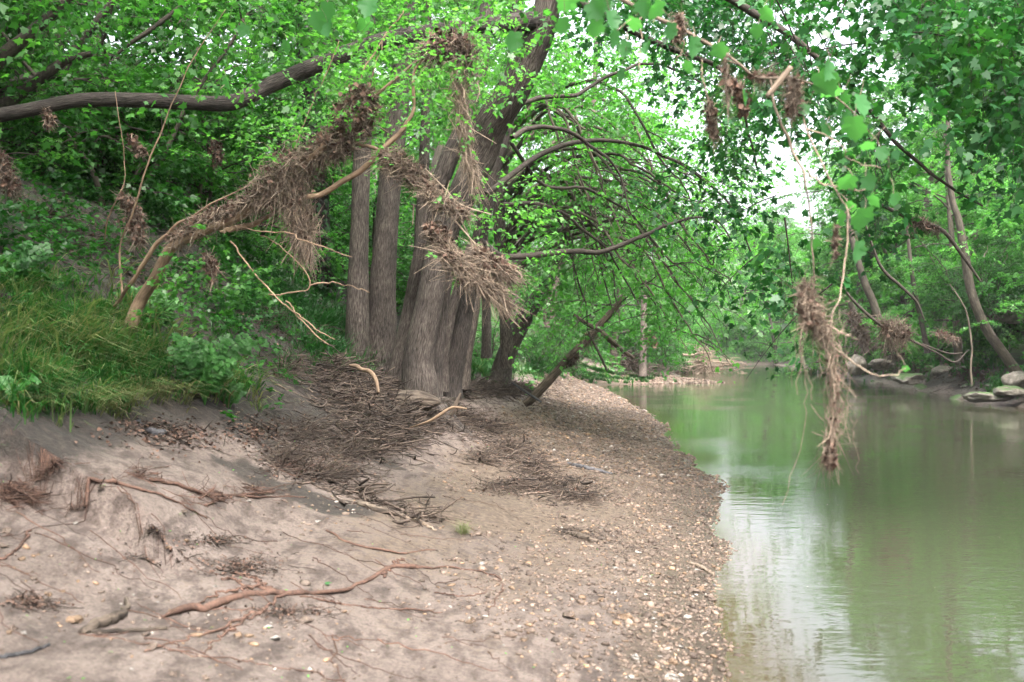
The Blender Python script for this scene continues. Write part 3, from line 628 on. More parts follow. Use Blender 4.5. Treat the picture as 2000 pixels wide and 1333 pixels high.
bgt = [([(975, 745, 20, 40), (990, 690, 20, 36), (1020, 630, 20, 33), (1045, 590, 20, 30), (1075, 540, 20, 22), (1110, 430, 20, 12)], 'short dark trunk leaning right beside the grassy bank', .3),
       ([(905, 760, 15, 24), (912, 690, 15, 22), (925, 620, 15, 20), (940, 500, 15, 18), (955, 380, 15, 14)], 'pale slim trunk close behind the right stems of the maple', .6),
       ([(1125, 470, 24, 14), (1108, 560, 24, 16), (1100, 400, 24, 12)][:0] or [(1070, 640, 26, 20), (1095, 480, 26, 18), (1110, 400, 26, 15), (1140, 290, 26, 13), (1160, 190, 26, 11), (1165, 60, 26, 8)], 'pale grey trunk rising among light leaves right of the maple', .85),
       ([(950, 700, 21, 18), (950, 600, 21, 17), (945, 450, 21, 16), (950, 250, 21, 12)], 'straight thin trunk in the shade behind the maple', .35),
       ([(1003, 700, 24, 22), (1006, 600, 24, 18), (1010, 450, 24, 16)], 'knobby trunk in the shade left of the short leaning one', .4),
       ([(1255, 735, 42, 14), (1257, 640, 42, 13), (1258, 560, 42, 11), (1262, 430, 42, 9)], 'grey trunk standing over the driftwood pile at the inlet', .75),
       ([(620, 560, 16, 46), (622, 420, 16, 42), (612, 250, 16, 38), (600, 100, 16, 34), (590, -60, 16, 28)], 'dark ivy-covered trunk behind the debris-laden branch', .15)]
for rows, lab, tn in bgt:
    t, p, r = upright(rows, lab, name='background_tree', S_=20, tint=tn)
    if 'ivy' in lab:
        mb = MB(); k = rng.integers(0, len(p), 1500); a_ = rng.uniform(0, 6.28, 1500)
        nn = np.stack([np.cos(a_), np.sin(a_), 0 * a_], -1); pos_ = p[k] + nn * (r[k, None] * rng.uniform(1, 1.5, (1500, 1)))
        leaves(mb, MIDLEAF, pos_, nn * .4 + [0, 0, -1], nn + rng.normal(0, .3, nn.shape), rng.uniform(.05, .1, 1500), rng.uniform(0, .5, 1500)); child(mb, 'ivy', M['leaf_shrub'], t, kind='stuff')
# diagonal upper-left limbs of a tree behind
tl = thing('background_tree', 'tree with dark slanting limbs crossing the upper left corner', 'tree', tuple(P(-300, 420, 12)))
for rows in ([(-300, 420, 9, 34), (-60, 180, 9.5, 30), (0, 115, 9.5, 28), (60, 65, 9.5, 22), (130, 0, 9.5, 16), (200, -90, 9.5, 10)],
             [(-40, 230, 9.6, 24), (30, 190, 10, 24), (90, 145, 10, 20), (130, 118, 10, 16), (180, 105, 10, 10)],
             [(120, 150, 11, 14), (150, 90, 11, 16), (200, 30, 11, 14), (250, -40, 11, 10)],
             [(230, 105, 11, 5), (255, 85, 11, 8), (300, 55, 11, 10), (345, 20, 11, 9), (380, -10, 11, 7)],
             [(-200, 330, 9, 30), (20, 165, 10, 16), (60, 155, 10.5, 14), (110, 130, 10.8, 12)]):
    mb = MB(); stem_mesh(mb, rows, K=50, S_=16); child(mb, 'limb', M['twig'], tl, smooth=True)
# leaves overhead at the upper left, close in: hanging sprays in front of the limb
lf, tw = MB(), MB(); D = ["5544333344554432", "4332222333443333", "3211111222333322", "1111111111222221", "1110111111111100"]
npx, npy = mask_fill([[int(ch) for ch in r_] for r_ in D], (0, -60, 68, 60), 620); pp = P(npx, npy, rng.uniform(8, 13, len(npx)))
sd = rng.normal(0, .7, pp.shape); sprays(lf, tw, pp, sd, .4, 9, .075, tpl=MAPLE, tint=np.clip(.4 + rng.normal(0, .2, len(npx)), 0, 1))
child(lf, 'crown', M['leaf_wood'], tl, kind='stuff'); child(tw, 'twigs', M['twig'], tl, kind='stuff')

# ------------------------------------------------------------------ flood debris caught in branches
def clump(center_rows, n, label, strand=.22, wpx=50, hang=.4, fall=0.0, leafn=None, name='flood_debris', along=.5, tints=(.3, .95), deadsize=.03, group='clumps of flood debris caught in branches', thick=.0021):
    n = int(n * .8); tints = (max(0, tints[0] - .15), min(1.1, tints[1] + .1))
    """a mat of dry stems and dead leaves wrapped along a branch path; rows (px, py, Y, width_px)"""
    p, r = pxpath(center_rows, 60); r = r * .86
    t = thing(name, label, 'debris clump', tuple(p[30]), group)
    k = rng.integers(0, 60, n); tan = nrmz(np.gradient(p, axis=0))[k]
    c0 = p[k] + rng.normal(0, .36, (n, 3)) * r[k, None]; c0[:, 2] -= np.abs(rng.normal(0, hang, n)) * r[k]
    d = nrmz(tan * along * rng.choice([-1, 1], (n, 1)) + rng.normal(0, .6, (n, 3)) + np.array([0, 0, -fall - .3]))
    L = strand * rng.uniform(.35, 1.2, n); u = np.linspace(-.5, .5, 5)[None, :, None]
    bend = rng.normal(0, .35, (n, 1, 3)) * L[:, None, None]; bend[:, :, 2] -= .28 * L[:, None]
    pth = c0[:, None] + d[:, None] * L[:, None, None] * u + bend * (u ** 2 * 2) + rng.normal(0, .05, (n, 5, 3)) * L[:, None, None]
    rad = rng.uniform(.5, 1.5, (n, 1)) * thick * np.array([[.6, 1, 1, .9, .35]])
    mb = MB(); tubes(mb, pth, rad, 3, rng.uniform(*tints, n)); child(mb, 'stems', M['straw'], t, kind='stuff')
    m_ = leafn if leafn is not None else n // 2
    if m_:
        k = rng.integers(0, 60, m_); c0 = p[k] + rng.normal(0, .38, (m_, 3)) * r[k, None]; c0[:, 2] -= np.abs(rng.normal(0, hang * .6, m_)) * r[k]
        mb = MB(); curl = OVAL.copy(); curl[:, 2] = [.0, .2, .15, -.25, .2, .25]; curl[:, 0] *= 1.5
        leaves(mb, curl, c0, rng.normal(0, 1, (m_, 3)), rng.normal(0, 1, (m_, 3)), deadsize * rng.uniform(.5, 1.5, m_), rng.uniform(.1, .75, m_)); child(mb, 'dead_leaves', M['deadleaf'], t, kind='stuff')
    return t
snag = thing('bare_branch', 'bare tan branch arching up from the left bank, laden with flood debris', 'branch', tuple(P(262, 620, 7.3)))
SN = [[(255, 640, 7.3, 34), (275, 590, 7.3, 30), (305, 535, 7.2, 28), (340, 480, 7.1, 26), (400, 452, 7, 24), (450, 432, 6.9, 22), (520, 388, 6.8, 22), (580, 335, 6.7, 18), (630, 290, 6.6, 17), (690, 225, 6.6, 13), (740, 180, 6.6, 9), (800, 130, 6.6, 7), (850, 95, 6.6, 5)],
      [(590, 388, 6.7, 12), (640, 375, 6.7, 14), (700, 335, 6.65, 14), (735, 305, 6.6, 14), (775, 268, 6.6, 13), (803, 228, 6.6, 9), (808, 180, 6.6, 8), (815, 130, 6.6, 6), (870, 90, 6.6, 5)],
      [(640, 282, 6.6, 6), (668, 277, 6.6, 8), (705, 281, 6.6, 8), (745, 299, 6.6, 9), (760, 330, 6.6, 5)],
      [(430, 452, 6.9, 6), (455, 447, 6.9, 14), (490, 438, 6.9, 14), (540, 415, 6.85, 8)],
      [(225, 600, 7.4, 8), (245, 570, 7.3, 9), (280, 515, 7.2, 11), (325, 458, 7.1, 9), (370, 425, 7, 6), (440, 385, 6.9, 4), (505, 350, 6.9, 3)],
      [(440, 436, 6.95, 3), (500, 452, 6.7, 4), (560, 455, 6.6, 4), (600, 474, 6.5, 4), (688, 502, 6.4, 2.5)],
      [(450, 470, 6.9, 6), (480, 510, 6.8, 5), (520, 560, 6.6, 5), (560, 600, 6.5, 4), (640, 672, 6.3, 3)],
      [(525, 575, 6.6, 5), (560, 575, 6.6, 5), (606, 555, 6.6, 4), (560, 490, 6.6, 3), (510, 460, 6.7, 3)],
      [(606, 555, 6.6, 5), (650, 553, 6.6, 4), (690, 560, 6.5, 3), (720, 572, 6.5, 2.5)],
      [(560, 590, 6.5, 5), (600, 630, 6.4, 4), (650, 665, 6.3, 2.5)],
      [(205, 470, 7.6, 4), (210, 430, 7.5, 5), (235, 380, 7.4, 5), (245, 330, 7.4, 3), (225, 180, 7.4, 2.5)],
      [(240, 580, 7.4, 8), (235, 480, 7.4, 6), (262, 410, 7.3, 6), (290, 320, 7.2, 5), (330, 220, 7.2, 4), (370, 130, 7.2, 3), (440, 20, 7.2, 2)],
      [(690, 225, 6.6, 4), (715, 130, 6.6, 5), (760, 60, 6.6, 4), (790, 20, 6.6, 3)],
      [(755, 60, 6.7, 3), (720, 165, 6.6, 3), (690, 200, 6.6, 3)],
      [(575, 290, 6.7, 4), (610, 200, 6.7, 4), (640, 140, 6.7, 3.5), (660, 80, 6.7, 2)]]
for k, rows in enumerate(SN):
    mb = MB(); K = 60; p, r = pxpath(rows, K); r = r * (.8 if k < 5 else .62); p = p + np.stack([fbm(np.arange(K) * .2, k * 7 + i) for i in range(3)], -1) * .008
    tubes(mb, p[None], r[None], 14 if k < 5 else 6, .6, caps=True); child(mb, 'branch', M['tan'], snag, smooth=True)
clump([(655, 285, 6.6, 60), (680, 240, 6.6, 95), (700, 205, 6.6, 100), (712, 185, 6.6, 60)], 2000, 'shaggy brown debris clump highest on the bare branch, beside the slim trunk', deadsize=.034, tints=(.1, .8), strand=.15, leafn=1500)
clump([(500, 385, 6.8, 60), (545, 340, 6.75, 110), (590, 310, 6.7, 85), (640, 270, 6.65, 50)], 1700, 'largest tangle of dry stems at the middle of the bare branch', strand=.22, leafn=800, tints=(.25, .9))
clump([(560, 350, 6.7, 90), (580, 400, 6.7, 80), (590, 445, 6.7, 50), (600, 470, 6.7, 20)], 1300, 'long beard of straw hanging below the largest tangle', strand=.28, fall=2.2, along=.3, leafn=350)
clump([(340, 465, 7.1, 40), (390, 432, 7, 46), (450, 405, 6.9, 44), (500, 390, 6.85, 40)], 900, 'low mat of straw and leaves on the lower part of the bare branch', strand=.18, leafn=700)
clump([(748, 300, 6.6, 30), (780, 315, 6.6, 62), (815, 340, 6.6, 46), (850, 375, 6.55, 26)], 900, 'debris clump at the fork of the bare branch, in front of the two upright trunks', strand=.2, along=1.2)
clump([(830, 100, 6.6, 30), (870, 80, 6.6, 70), (900, 90, 6.6, 60), (915, 110, 6.6, 30)], 900, 'dark debris clump under the long limb near the picture top', deadsize=.034, tints=(.1, .7), leafn=900)
clump([(893, 100, 6.6, 22), (898, 170, 6.6, 20), (905, 240, 6.6, 20), (915, 300, 6.6, 22), (925, 345, 6.6, 12)], 700, 'long straw rope hanging straight down in front of the leaning trunk', strand=.30, along=5.5, leafn=60, hang=.05, tints=(.55, 1.05))
clump([(835, 370, 6.5, 20), (850, 385, 6.5, 36), (880, 400, 6.5, 34), (915, 420, 6.5, 16)], 450, 'small clump on the leaning trunk just above the fan of straw', strand=.15)
clump([(840, 440, 6.5, 24), (855, 455, 6.5, 42), (875, 475, 6.5, 26)], 450, 'reddish leaf clump hanging left of the fan of straw', strand=.12, leafn=500)
clump([(872, 485, 6.5, 36), (905, 515, 6.5, 50), (945, 545, 6.5, 34), (970, 570, 6.5, 24)], 1200, 'fan of straw pointing down right across the maple trunk', strand=.30, along=3.6, tints=(.4, 1), leafn=600)
clump([(935, 490, 6.5, 26), (965, 515, 6.5, 52), (1000, 530, 6.5, 30)], 600, 'straw clump right of the fan, where the creek branch starts', strand=.22, along=2.6, tints=(.3, .9), leafn=400)
clump([(238, 380, 7.4, 20), (258, 410, 7.4, 50), (262, 445, 7.4, 50), (270, 470, 7.4, 24)], 500, 'dark debris clump low on the thin stems at the left', strand=.16, tints=(.1, .6), leafn=500)
clump([(255, 265, 7.4, 14), (268, 285, 7.4, 26), (280, 300, 7.4, 14)], 160, 'small brown tuft high on the thin stems at the left', strand=.08, leafn=120)
clump([(418, 275, 9, 12), (424, 295, 9, 34), (424, 315, 9, 22)], 220, 'small dark nest-like clump hanging in the leaves below the limb', strand=.1, tints=(0, .4), leafn=200)
clump([(90, 215, 8, 14), (95, 232, 8, 28), (97, 245, 8, 14)], 160, 'little rust coloured clump under the left end of the limb', strand=.09, leafn=150)
clump([(0, 300, 7, 30), (10, 340, 7, 46), (30, 370, 7, 40)], 400, 'dark debris clump at the left edge of the view', strand=.15, tints=(0, .5), leafn=300)
# tattered blackened rags/bark
clump([(405, 505, 6.6, 20), (415, 520, 6.6, 26), (412, 545, 6.6, 14)], 160, 'small grey tuft dangling above the feathery weed', strand=.14, fall=1.5, tints=(.2, .9), leafn=160)
# connecting hanging stems between clumps
mb = MB(); HS = [[(745, 300, 6.6, 3), (830, 350, 6.6, 3), (880, 420, 6.5, 3), (930, 480, 6.5, 3), (960, 520, 6.5, 2)], [(830, 330, 6.6, 3), (870, 370, 6.55, 3), (900, 400, 6.5, 3), (960, 420, 6.5, 2)],
      [(850, 385, 6.5, 3), (845, 430, 6.5, 3), (860, 500, 6.5, 3), (868, 530, 6.5, 2)], [(808, 400, 6.6, 3), (806, 440, 6.6, 2)], [(940, 560, 6.5, 3), (985, 610, 6.5, 3), (1015, 640, 6.5, 2)], [(905, 540, 6.5, 3), (925, 610, 6.5, 2)],
      [(900, 100, 6.6, 2.5), (935, 170, 6.6, 2.5), (930, 200, 6.6, 2)], [(930, 500, 6.5, 2.5), (905, 440, 6.5, 2.5), (870, 400, 6.5, 2)]]
for rows in HS: p, r = pxpath(rows, 20); tubes(mb, p[None], r[None], 5, .8)
child(mb, 'hanging_stems', M['straw'], snag, kind='stuff')
# small vine leaves that grow on the snag
lf, tw = MB(), MB(); vx = np.concatenate([rng.normal(560, 90, 70), rng.normal(800, 60, 110), rng.normal(940, 60, 90), rng.normal(1000, 55, 60), rng.normal(700, 80, 60)])
vy = np.concatenate([rng.normal(240, 50, 70), rng.normal(160, 60, 110), rng.normal(90, 50, 90), rng.normal(420, 50, 60), rng.normal(90, 50, 60)])
pp = P(vx, vy, rng.uniform(6.2, 7.4, len(vx))); sprays(lf, tw, pp, rng.normal(0, 1, pp.shape), .22, 12, .035, tint=.75, rad=.0015)
child(lf, 'vine_leaves', M['leaf_wood'], snag, kind='stuff'); child(tw, 'vine_stems', M['twig'], snag, kind='stuff')

# ------------------------------------------------------------------ near branch over the creek
ob = thing('overhanging_branch', 'close pale branch with big soft leaves slanting over the creek', 'branch', tuple(P(1100, -200, 5)))
OB = [[(1000, -260, 5.6, 22), (1130, -60, 4.6, 14), (1215, 0, 4.2, 12), (1280, 30, 4.1, 12), (1340, 62, 4, 11), (1420, 110, 3.9, 9), (1470, 148, 3.85, 8), (1530, 152, 3.8, 7), (1590, 165, 3.8, 6), (1650, 200, 3.8, 5), (1700, 260, 3.8, 3)],
      [(1500, 150, 3.85, 6), (1520, 230, 3.8, 7), (1545, 290, 3.8, 8), (1568, 335, 3.75, 7), (1578, 400, 3.7, 5), (1586, 470, 3.65, 4), (1590, 520, 3.6, 4), (1592, 600, 3.6, 4)],
      [(1555, 190, 3.8, 5), (1575, 250, 3.8, 5), (1620, 350, 3.75, 5), (1650, 400, 3.7, 4), (1656, 440, 3.7, 5), (1652, 500, 3.7, 5), (1640, 570, 3.65, 4), (1625, 615, 3.6, 4)],
      [(1575, 335, 3.75, 5), (1612, 360, 3.75, 5), (1650, 368, 3.8, 4), (1690, 372, 3.8, 3)],
      [(1580, 250, 3.8, 4), (1640, 280, 3.8, 4), (1660, 310, 3.85, 3), (1720, 330, 3.9, 2.5)],
      [(1320, 50, 4, 5), (1335, 90, 4, 4), (1322, 120, 4, 3)], [(1370, 120, 4, 4), (1375, 160, 4, 4), (1388, 220, 4, 3), (1392, 300, 4, 2)],
      [(1410, 110, 3.9, 4), (1420, 170, 3.9, 4), (1418, 200, 3.9, 3)], [(1250, 20, 4.2, 4), (1252, 80, 4.2, 3.5), (1246, 140, 4.2, 2.5)],
      [(1625, 615, 3.6, 6), (1622, 670, 3.6, 5), (1655, 700, 3.6, 5), (1700, 730, 3.6, 5), (1720, 735, 3.6, 4), (1752, 730, 3.6, 3), (1768, 722, 3.6, 2.5)],
      [(1625, 640, 3.6, 4), (1645, 652, 3.6, 4), (1662, 657, 3.6, 3)]]
for k, rows in enumerate(OB):
    mb = MB(); p, r = pxpath(rows, 50); r = np.maximum(r * .68, .0012); p = p + np.stack([fbm(np.arange(50) * .25, k * 5 + i + 100) for i in range(3)], -1) * .006
    tubes(mb, p[None], r[None], 10, .8, caps=True); child(mb, 'branch', M['wood'] if k in (0, 1, 5) else M['straw'], ob, smooth=True)
BIGLEAF = np.array([(0, 0), (.22, -.06), (.42, .02), (.36, .2), (.58, .34), (.50, .42), (.56, .56), (.34, .62), (.26, .8), (.12, .84), (0, 1.02)])
BIGLEAF = np.vstack([BIGLEAF, BIGLEAF[1:-1][::-1] * [-1, 1]])
def bigleaf_mesh(cup, seed):
    r_ = np.random.default_rng(seed); o = BIGLEAF * [.9, 1]; rows = []
    V = [(0, .35, 0)]; 
    for s_ in (.45, 1.0):
        for (x, y) in o:
            X_, Y_ = x * s_, .35 + (y - .35) * s_
            V.append((X_, Y_, -cup * (X_ ** 2) - .12 * (Y_ - .3) ** 2 + r_.normal(0, .012) + .03 * math.cos(Y_ * 14) * abs(X_)))
    k = len(o); F3 = [(0, 1 + i, 1 + (i + 1) % k) for i in range(k)]; F4 = [(1 + i, 1 + k + i, 1 + k + (i + 1) % k, 1 + (i + 1) % k) for i in range(k)]
    mb = MB(); mb.add(V, F4, .5); mb.f.append(np.array(F3)); return mb.mesh('leaf', M['leaf_big'], True)
BL = [bigleaf_mesh(c_, i) for i, c_ in enumerate((.2, .5, .8))]
LP = [(1600, 165, 46), (1645, 205, 44), (1660, 225, 40), (1680, 205, 38), (1668, 250, 44), (1620, 140, 40), (1640, 190, 36), (1490, 30, 30), (1355, 90, 34), (1312, 60, 30), (1402, 100, 30), (1450, 190, 28), (1628, 290, 26), (1700, 290, 26), (1665, 360, 34), (1690, 430, 46), (1650, 430, 26), (1676, 490, 36), (1690, 360, 30), (1590, 480, 26),
      (1005, 80, 34), (1120, 10, 38), (1150, 25, 36), (1190, 40, 36), (1205, 75, 30), (1165, 55, 32), (1225, 95, 26), (1240, 50, 30), (1185, 5, 36), (1260, 10, 40), (1215, 145, 24), (1290, 20, 36), (1100, 50, 28), (1140, -10, 40), (1275, 60, 30), (1265, 95, 26),
      (620, 40, 34), (640, 60, 30), (710, 50, 30), (480, 60, 22), (640, 20, 30), (440, 160, 26), (430, 185, 22), (725, 15, 34), (560, 90, 22), (1720, 300, 24), (1735, 345, 22), (1612, 255, 24), (1575, 215, 22), (1768, 722, 14), (1745, 390, 22), (1700, 395, 24), (1480, 60, 26), (1345, 130, 22), (1430, 200, 22), (1655, 405, 22)]
stk = MB()
for k, (x_, y_, s_) in enumerate(LP):
    yy = 3.8 if x_ > 1000 else 6.4; yy = yy + rng.uniform(-.15, .15); sz = s_ * 1.25 * yy / F
    o = put('leaf', BL[k % 3], ob); p0 = P(x_, y_ - s_ * .5, yy); o.location = tuple(p0 - np.array(ob.location)); o.scale = (sz,) * 3
    o.rotation_euler = (rng.normal(-1.1, .4), rng.normal(0, .35), rng.normal(0, .9))
    q0 = p0 + [rng.normal(0, .02), rng.normal(0, .03), rng.uniform(.03, .07)]; tubes(stk, np.stack([p0, (p0 + q0) / 2 + [.004, 0, .004], q0])[None], np.array([[.0012] * 3]), 4, .7)
child(stk, 'leaf_stalks', M['straw'], ob, kind='stuff')
g2 = 'debris tufts hanging from the near branch'
clump([(1572, 555, 3.6, 30), (1578, 590, 3.6, 66), (1592, 620, 3.6, 62), (1612, 650, 3.6, 28)], 900, 'big shaggy nest of leaves and straw dangling over the water', strand=.10, fall=.8, along=1.2, leafn=350, deadsize=.015, tints=(.35, 1.1), group=g2, thick=.0011)
clump([(1605, 630, 3.6, 24), (1622, 700, 3.6, 22), (1630, 760, 3.6, 18), (1628, 830, 3.6, 16), (1620, 880, 3.6, 12)], 260, 'long trailing strands below the dangling nest, almost touching the water', strand=.20, along=4, leafn=40, hang=.1, deadsize=.02, tints=(.5, 1), group=g2, thick=.0011)
clump([(1620, 860, 3.6, 10), (1624, 890, 3.6, 22), (1618, 905, 3.6, 14)], 160, 'reddish tuft at the very tip of the trailing strands', strand=.06, fall=1.5, leafn=120, deadsize=.02, group=g2, thick=.0011)
clump([(1548, 155, 3.8, 26), (1550, 180, 3.8, 44), (1545, 215, 3.8, 24)], 420, 'fringed straw bundle beside the broken stick on the near branch', strand=.09, fall=1.3, leafn=160, deadsize=.02, group=g2, thick=.0011)
clump([(1325, 30, 4, 16), (1328, 52, 4, 26), (1322, 75, 4, 12)], 260, 'straw knot nearest the top of the near branch', strand=.07, leafn=120, deadsize=.02, group=g2, thick=.0011)
clump([(1385, 200, 4, 14), (1390, 235, 4, 28), (1396, 265, 4, 12)], 320, 'small teardrop straw bundle hanging on a thread', strand=.07, fall=1.6, leafn=120, deadsize=.02, group=g2, thick=.0011)
clump([(1435, 160, 3.9, 16), (1448, 190, 3.9, 24), (1452, 215, 3.9, 14)], 200, 'pale leaf bundle between the teardrop bundle and the broken stick', strand=.07, fall=1, leafn=200, deadsize=.025, group=g2, thick=.0011)
clump([(1415, 110, 3.9, 10), (1418, 150, 3.9, 12), (1422, 200, 3.9, 8)], 120, 'thin straw tassel just right of the teardrop bundle', strand=.12, along=3, leafn=10, group=g2, thick=.0011)
clump([(1632, 445, 3.7, 10), (1632, 470, 3.7, 12), (1630, 500, 3.7, 6)], 60, 'tiny rust coloured tuft above the dangling nest', strand=.06, fall=1.5, leafn=40, deadsize=.02, group=g2, thick=.0011)
clump([(1470, 150, 3.85, 10), (1500, 150, 3.85, 16), (1540, 150, 3.85, 12)], 120, 'thin fringe of straw along the near branch left of the broken stick', strand=.08, fall=1.6, leafn=40, deadsize=.02, group=g2, thick=.0011)
mb = MB()
p, r = pxpath([(1545, 132, 3.75, 11), (1522, 160, 3.75, 12), (1498, 190, 3.75, 10)], 12); tubes(mb, p[None], r[None], 8, .9, caps=True)
mb.build('stick', M['wood'], label='short broken stick lodged on the near branch', category='stick')
mb = MB(); N = 26; x_ = rng.uniform(1560, 1670, N); y_ = rng.uniform(620, 900, N); top = P(x_, y_ - 60, 3.6); u = np.linspace(0, 1, 8)[None, :, None]; L = rng.uniform(.1, .32, N)
pth = top[:, None] + np.array([0, 0, -1.]) * L[:, None, None] * u + rng.normal(0, .12, (N, 1, 3)) * L[:, None, None] * u + rng.normal(0, .006, (N, 8, 3))
child_ = tubes(mb, pth, np.full((N, 8), .0011), 4, rng.uniform(.6, 1, N)); child(mb, 'hanging_stems', M['straw'], ob, kind='stuff')

# ------------------------------------------------------------------ right bank
RT = [([(1990, 735, 27, 26), (1970, 705, 27, 24), (1925, 640, 27, 23), (1897, 570, 27, 22), (1885, 500, 27, 21), (1872, 430, 27, 17), (1860, 390, 27, 15), (1850, 300, 27, 12), (1855, 150, 27, 8)], 'tan leaning trunk in front of the dark rock hollow', .5),
      ([(1745, 690, 36, 20), (1725, 650, 36, 19), (1705, 590, 36, 19), (1688, 550, 36, 18), (1665, 470, 36, 14), (1650, 380, 36, 10)], 'leaning trunk rising behind the hanging straw mat', .4),
      ([(1812, 690, 34, 14), (1800, 630, 34, 12), (1785, 560, 34, 11), (1775, 480, 34, 9), (1768, 400, 34, 6)], 'slim greenish trunk between the two leaning trunks', .4),
      ([(1690, 690, 40, 18), (1680, 640, 40, 16), (1660, 590, 40, 12)], 'dark broken trunk draped with debris on the far bank', .25),
      ([(1898, 752, 26.5, 5), (1896, 718, 26.5, 5), (1898, 680, 26.5, 5), (1890, 620, 26.5, 4), (1878, 590, 26.5, 3), (1855, 555, 26.5, 2)], 'thin whitish sapling beside the tan leaning trunk', .95)]
for rows, lab, tn in RT: rows = [(a_, b_, c_, d_ * .78) for a_, b_, c_, d_ in rows]; upright(rows, lab, name='far_bank_tree', S_=16, tint=tn, mat='bark_far')
# branches with debris over the creek
db = thing('drooping_branch', 'thin drooping branch with straw caught on it, over the far bank', 'branch', tuple(P(1655, 580, 18)))
for rows in ([(1640, 540, 16, 3), (1660, 580, 16, 5), (1720, 635, 16, 6), (1780, 665, 16, 5), (1830, 690, 16, 4), (1865, 708, 16, 4), (1890, 685, 16, 2)], [(1800, 672, 16, 4), (1850, 690, 16, 3), (1880, 690, 16, 2)],
             [(1690, 440, 15, 4), (1720, 520, 15, 6), (1760, 560, 15, 6), (1790, 590, 15, 5), (1805, 625, 15, 3)], [(1700, 390, 13, 6), (1740, 410, 13, 8), (1790, 432, 13, 9), (1840, 450, 13, 8), (1880, 500, 13, 7), (1915, 550, 13, 4)]):
    mb = MB(); p, r = pxpath(rows, 40); tubes(mb, p[None], r[None], 7, .45); child(mb, 'branch', M['twig'], db, smooth=True)
g3 = 'straw mats on the far bank branches'
clump([(1725, 635, 16, 26), (1750, 645, 16, 46), (1770, 650, 16, 30)], 420, 'hanging straw mat low over the far bank', strand=.45, fall=1.6, leafn=120, tints=(.3, .8), group=g3, thick=.004, deadsize=.07)
clump([(1770, 430, 13, 12), (1800, 437, 13, 22), (1835, 450, 13, 12)], 300, 'flat straw mat on the drooping branch above the far bank', strand=.25, fall=1.2, leafn=60, tints=(.1, .6), group=g3, thick=.003, deadsize=.06)
clump([(1660, 610, 38, 20), (1680, 640, 38, 26), (1690, 665, 38, 20)], 400, 'tangle of debris around the dark broken trunk', strand=1.0, fall=.3, leafn=200, tints=(.1, .6), group=g3, thick=.01, deadsize=.12)
clump([(1720, 660, 37, 14), (1735, 680, 37, 20), (1750, 700, 37, 16)], 250, 'debris heaped at the foot of the far leaning trunk', strand=.9, leafn=100, tints=(.1, .6), group=g3, thick=.01, deadsize=.12)
clump([(1830, 650, 26, 8), (1850, 655, 26, 12), (1870, 665, 26, 8)], 160, 'small reddish tangle on twigs in front of the rock hollow', strand=.4, leafn=80, tints=(.2, .8), group=g3, thick=.004, deadsize=.08)

def rock_mesh(seed, sub=4, amp=.35, flat=(1, 1, .6), ang=.5):
    import bmesh
    bm = bmesh.new(); bmesh.ops.create_icosphere(bm, subdivisions=sub, radius=1); v = np.array([p.co[:] for p in bm.verts])
    f = np.array([[q_.index for q_ in fc.verts] for fc in bm.faces]); bm.free()
    r_ = np.random.default_rng(seed)
    for _ in range(int(9)):                     # flat cleavage faces
        nn = nrmz(r_.normal(0, 1, 3)); d_ = r_.uniform(.5, .85); s_ = v @ nn; v = v - np.outer(np.maximum(0, s_ - d_) * ang * 2 * .85, nn)
    v = v * (1 + amp * fbm(v[:, 0] + seed, v[:, 1], v[:, 2], 4, 1.5) * .5)[:, None] * np.array(flat)
    mb = MB(); mb.add(v, f); return mb
def boulder(px_, py_, Y_, wpx, hpx, seed, label, mat='rock', group='rocks along the far bank', rot=0):
    mb = rock_mesh(seed, 4); me = mb.mesh('boulder', M[mat], False)
    c0 = P(px_, py_, Y_); o = put('boulder', me, None, tuple(c0), label, 'rock', group)
    s_ = wpx / 2 * Y_ / F; o.scale = (s_, s_ * .8, hpx / 2 * Y_ / F / .6); o.rotation_euler = (0, 0, rot); return o
boulder(1925, 776, 26, 95, 26, 1, 'long low rock jutting into the water at the right', 'rockmoss')
boulder(1990, 742, 26, 60, 46, 2, 'grey angular boulder at the right edge of the far bank')
boulder(1975, 765, 25.5, 70, 30, 3, 'mossy broken rock under the grey angular boulder', 'rockmoss')
boulder(1770, 740, 33, 70, 26, 4, 'low mossy rock at the water edge below the hanging straw mat', 'rockmoss')
boulder(1720, 715, 38, 60, 26, 5, 'flat slab leaning at the foot of the far leaning trunk')
boulder(1672, 712, 42, 40, 50, 6, 'dark upright splintered rock at the water edge', rot=.5)
for k in range(34):
    y_ = rng.uniform(24, 60); x_ = edgeR(y_) + rng.uniform(-.15, 1.4); s_ = rng.uniform(.12, .42)
    o = put('boulder', rock_mesh(20 + k % 5, 3).mesh('boulder', M['rockmoss' if k % 2 else 'rock']) if k < 5 else bpy.data.objects[rocks_[k % 5]].data, None, (x_, y_, float(ground(x_, y_)) + s_ * .12), 'small limestone rock among others on the far shore', 'rock', 'small rocks along the far shore')
    if k == 0: rocks_ = []
    if k < 5: rocks_.append(o.name)
    o.scale = (s_, s_ * rng.uniform(.6, 1), s_ * rng.uniform(.5, 1)); o.rotation_euler = (0, 0, rng.uniform(0, 6))
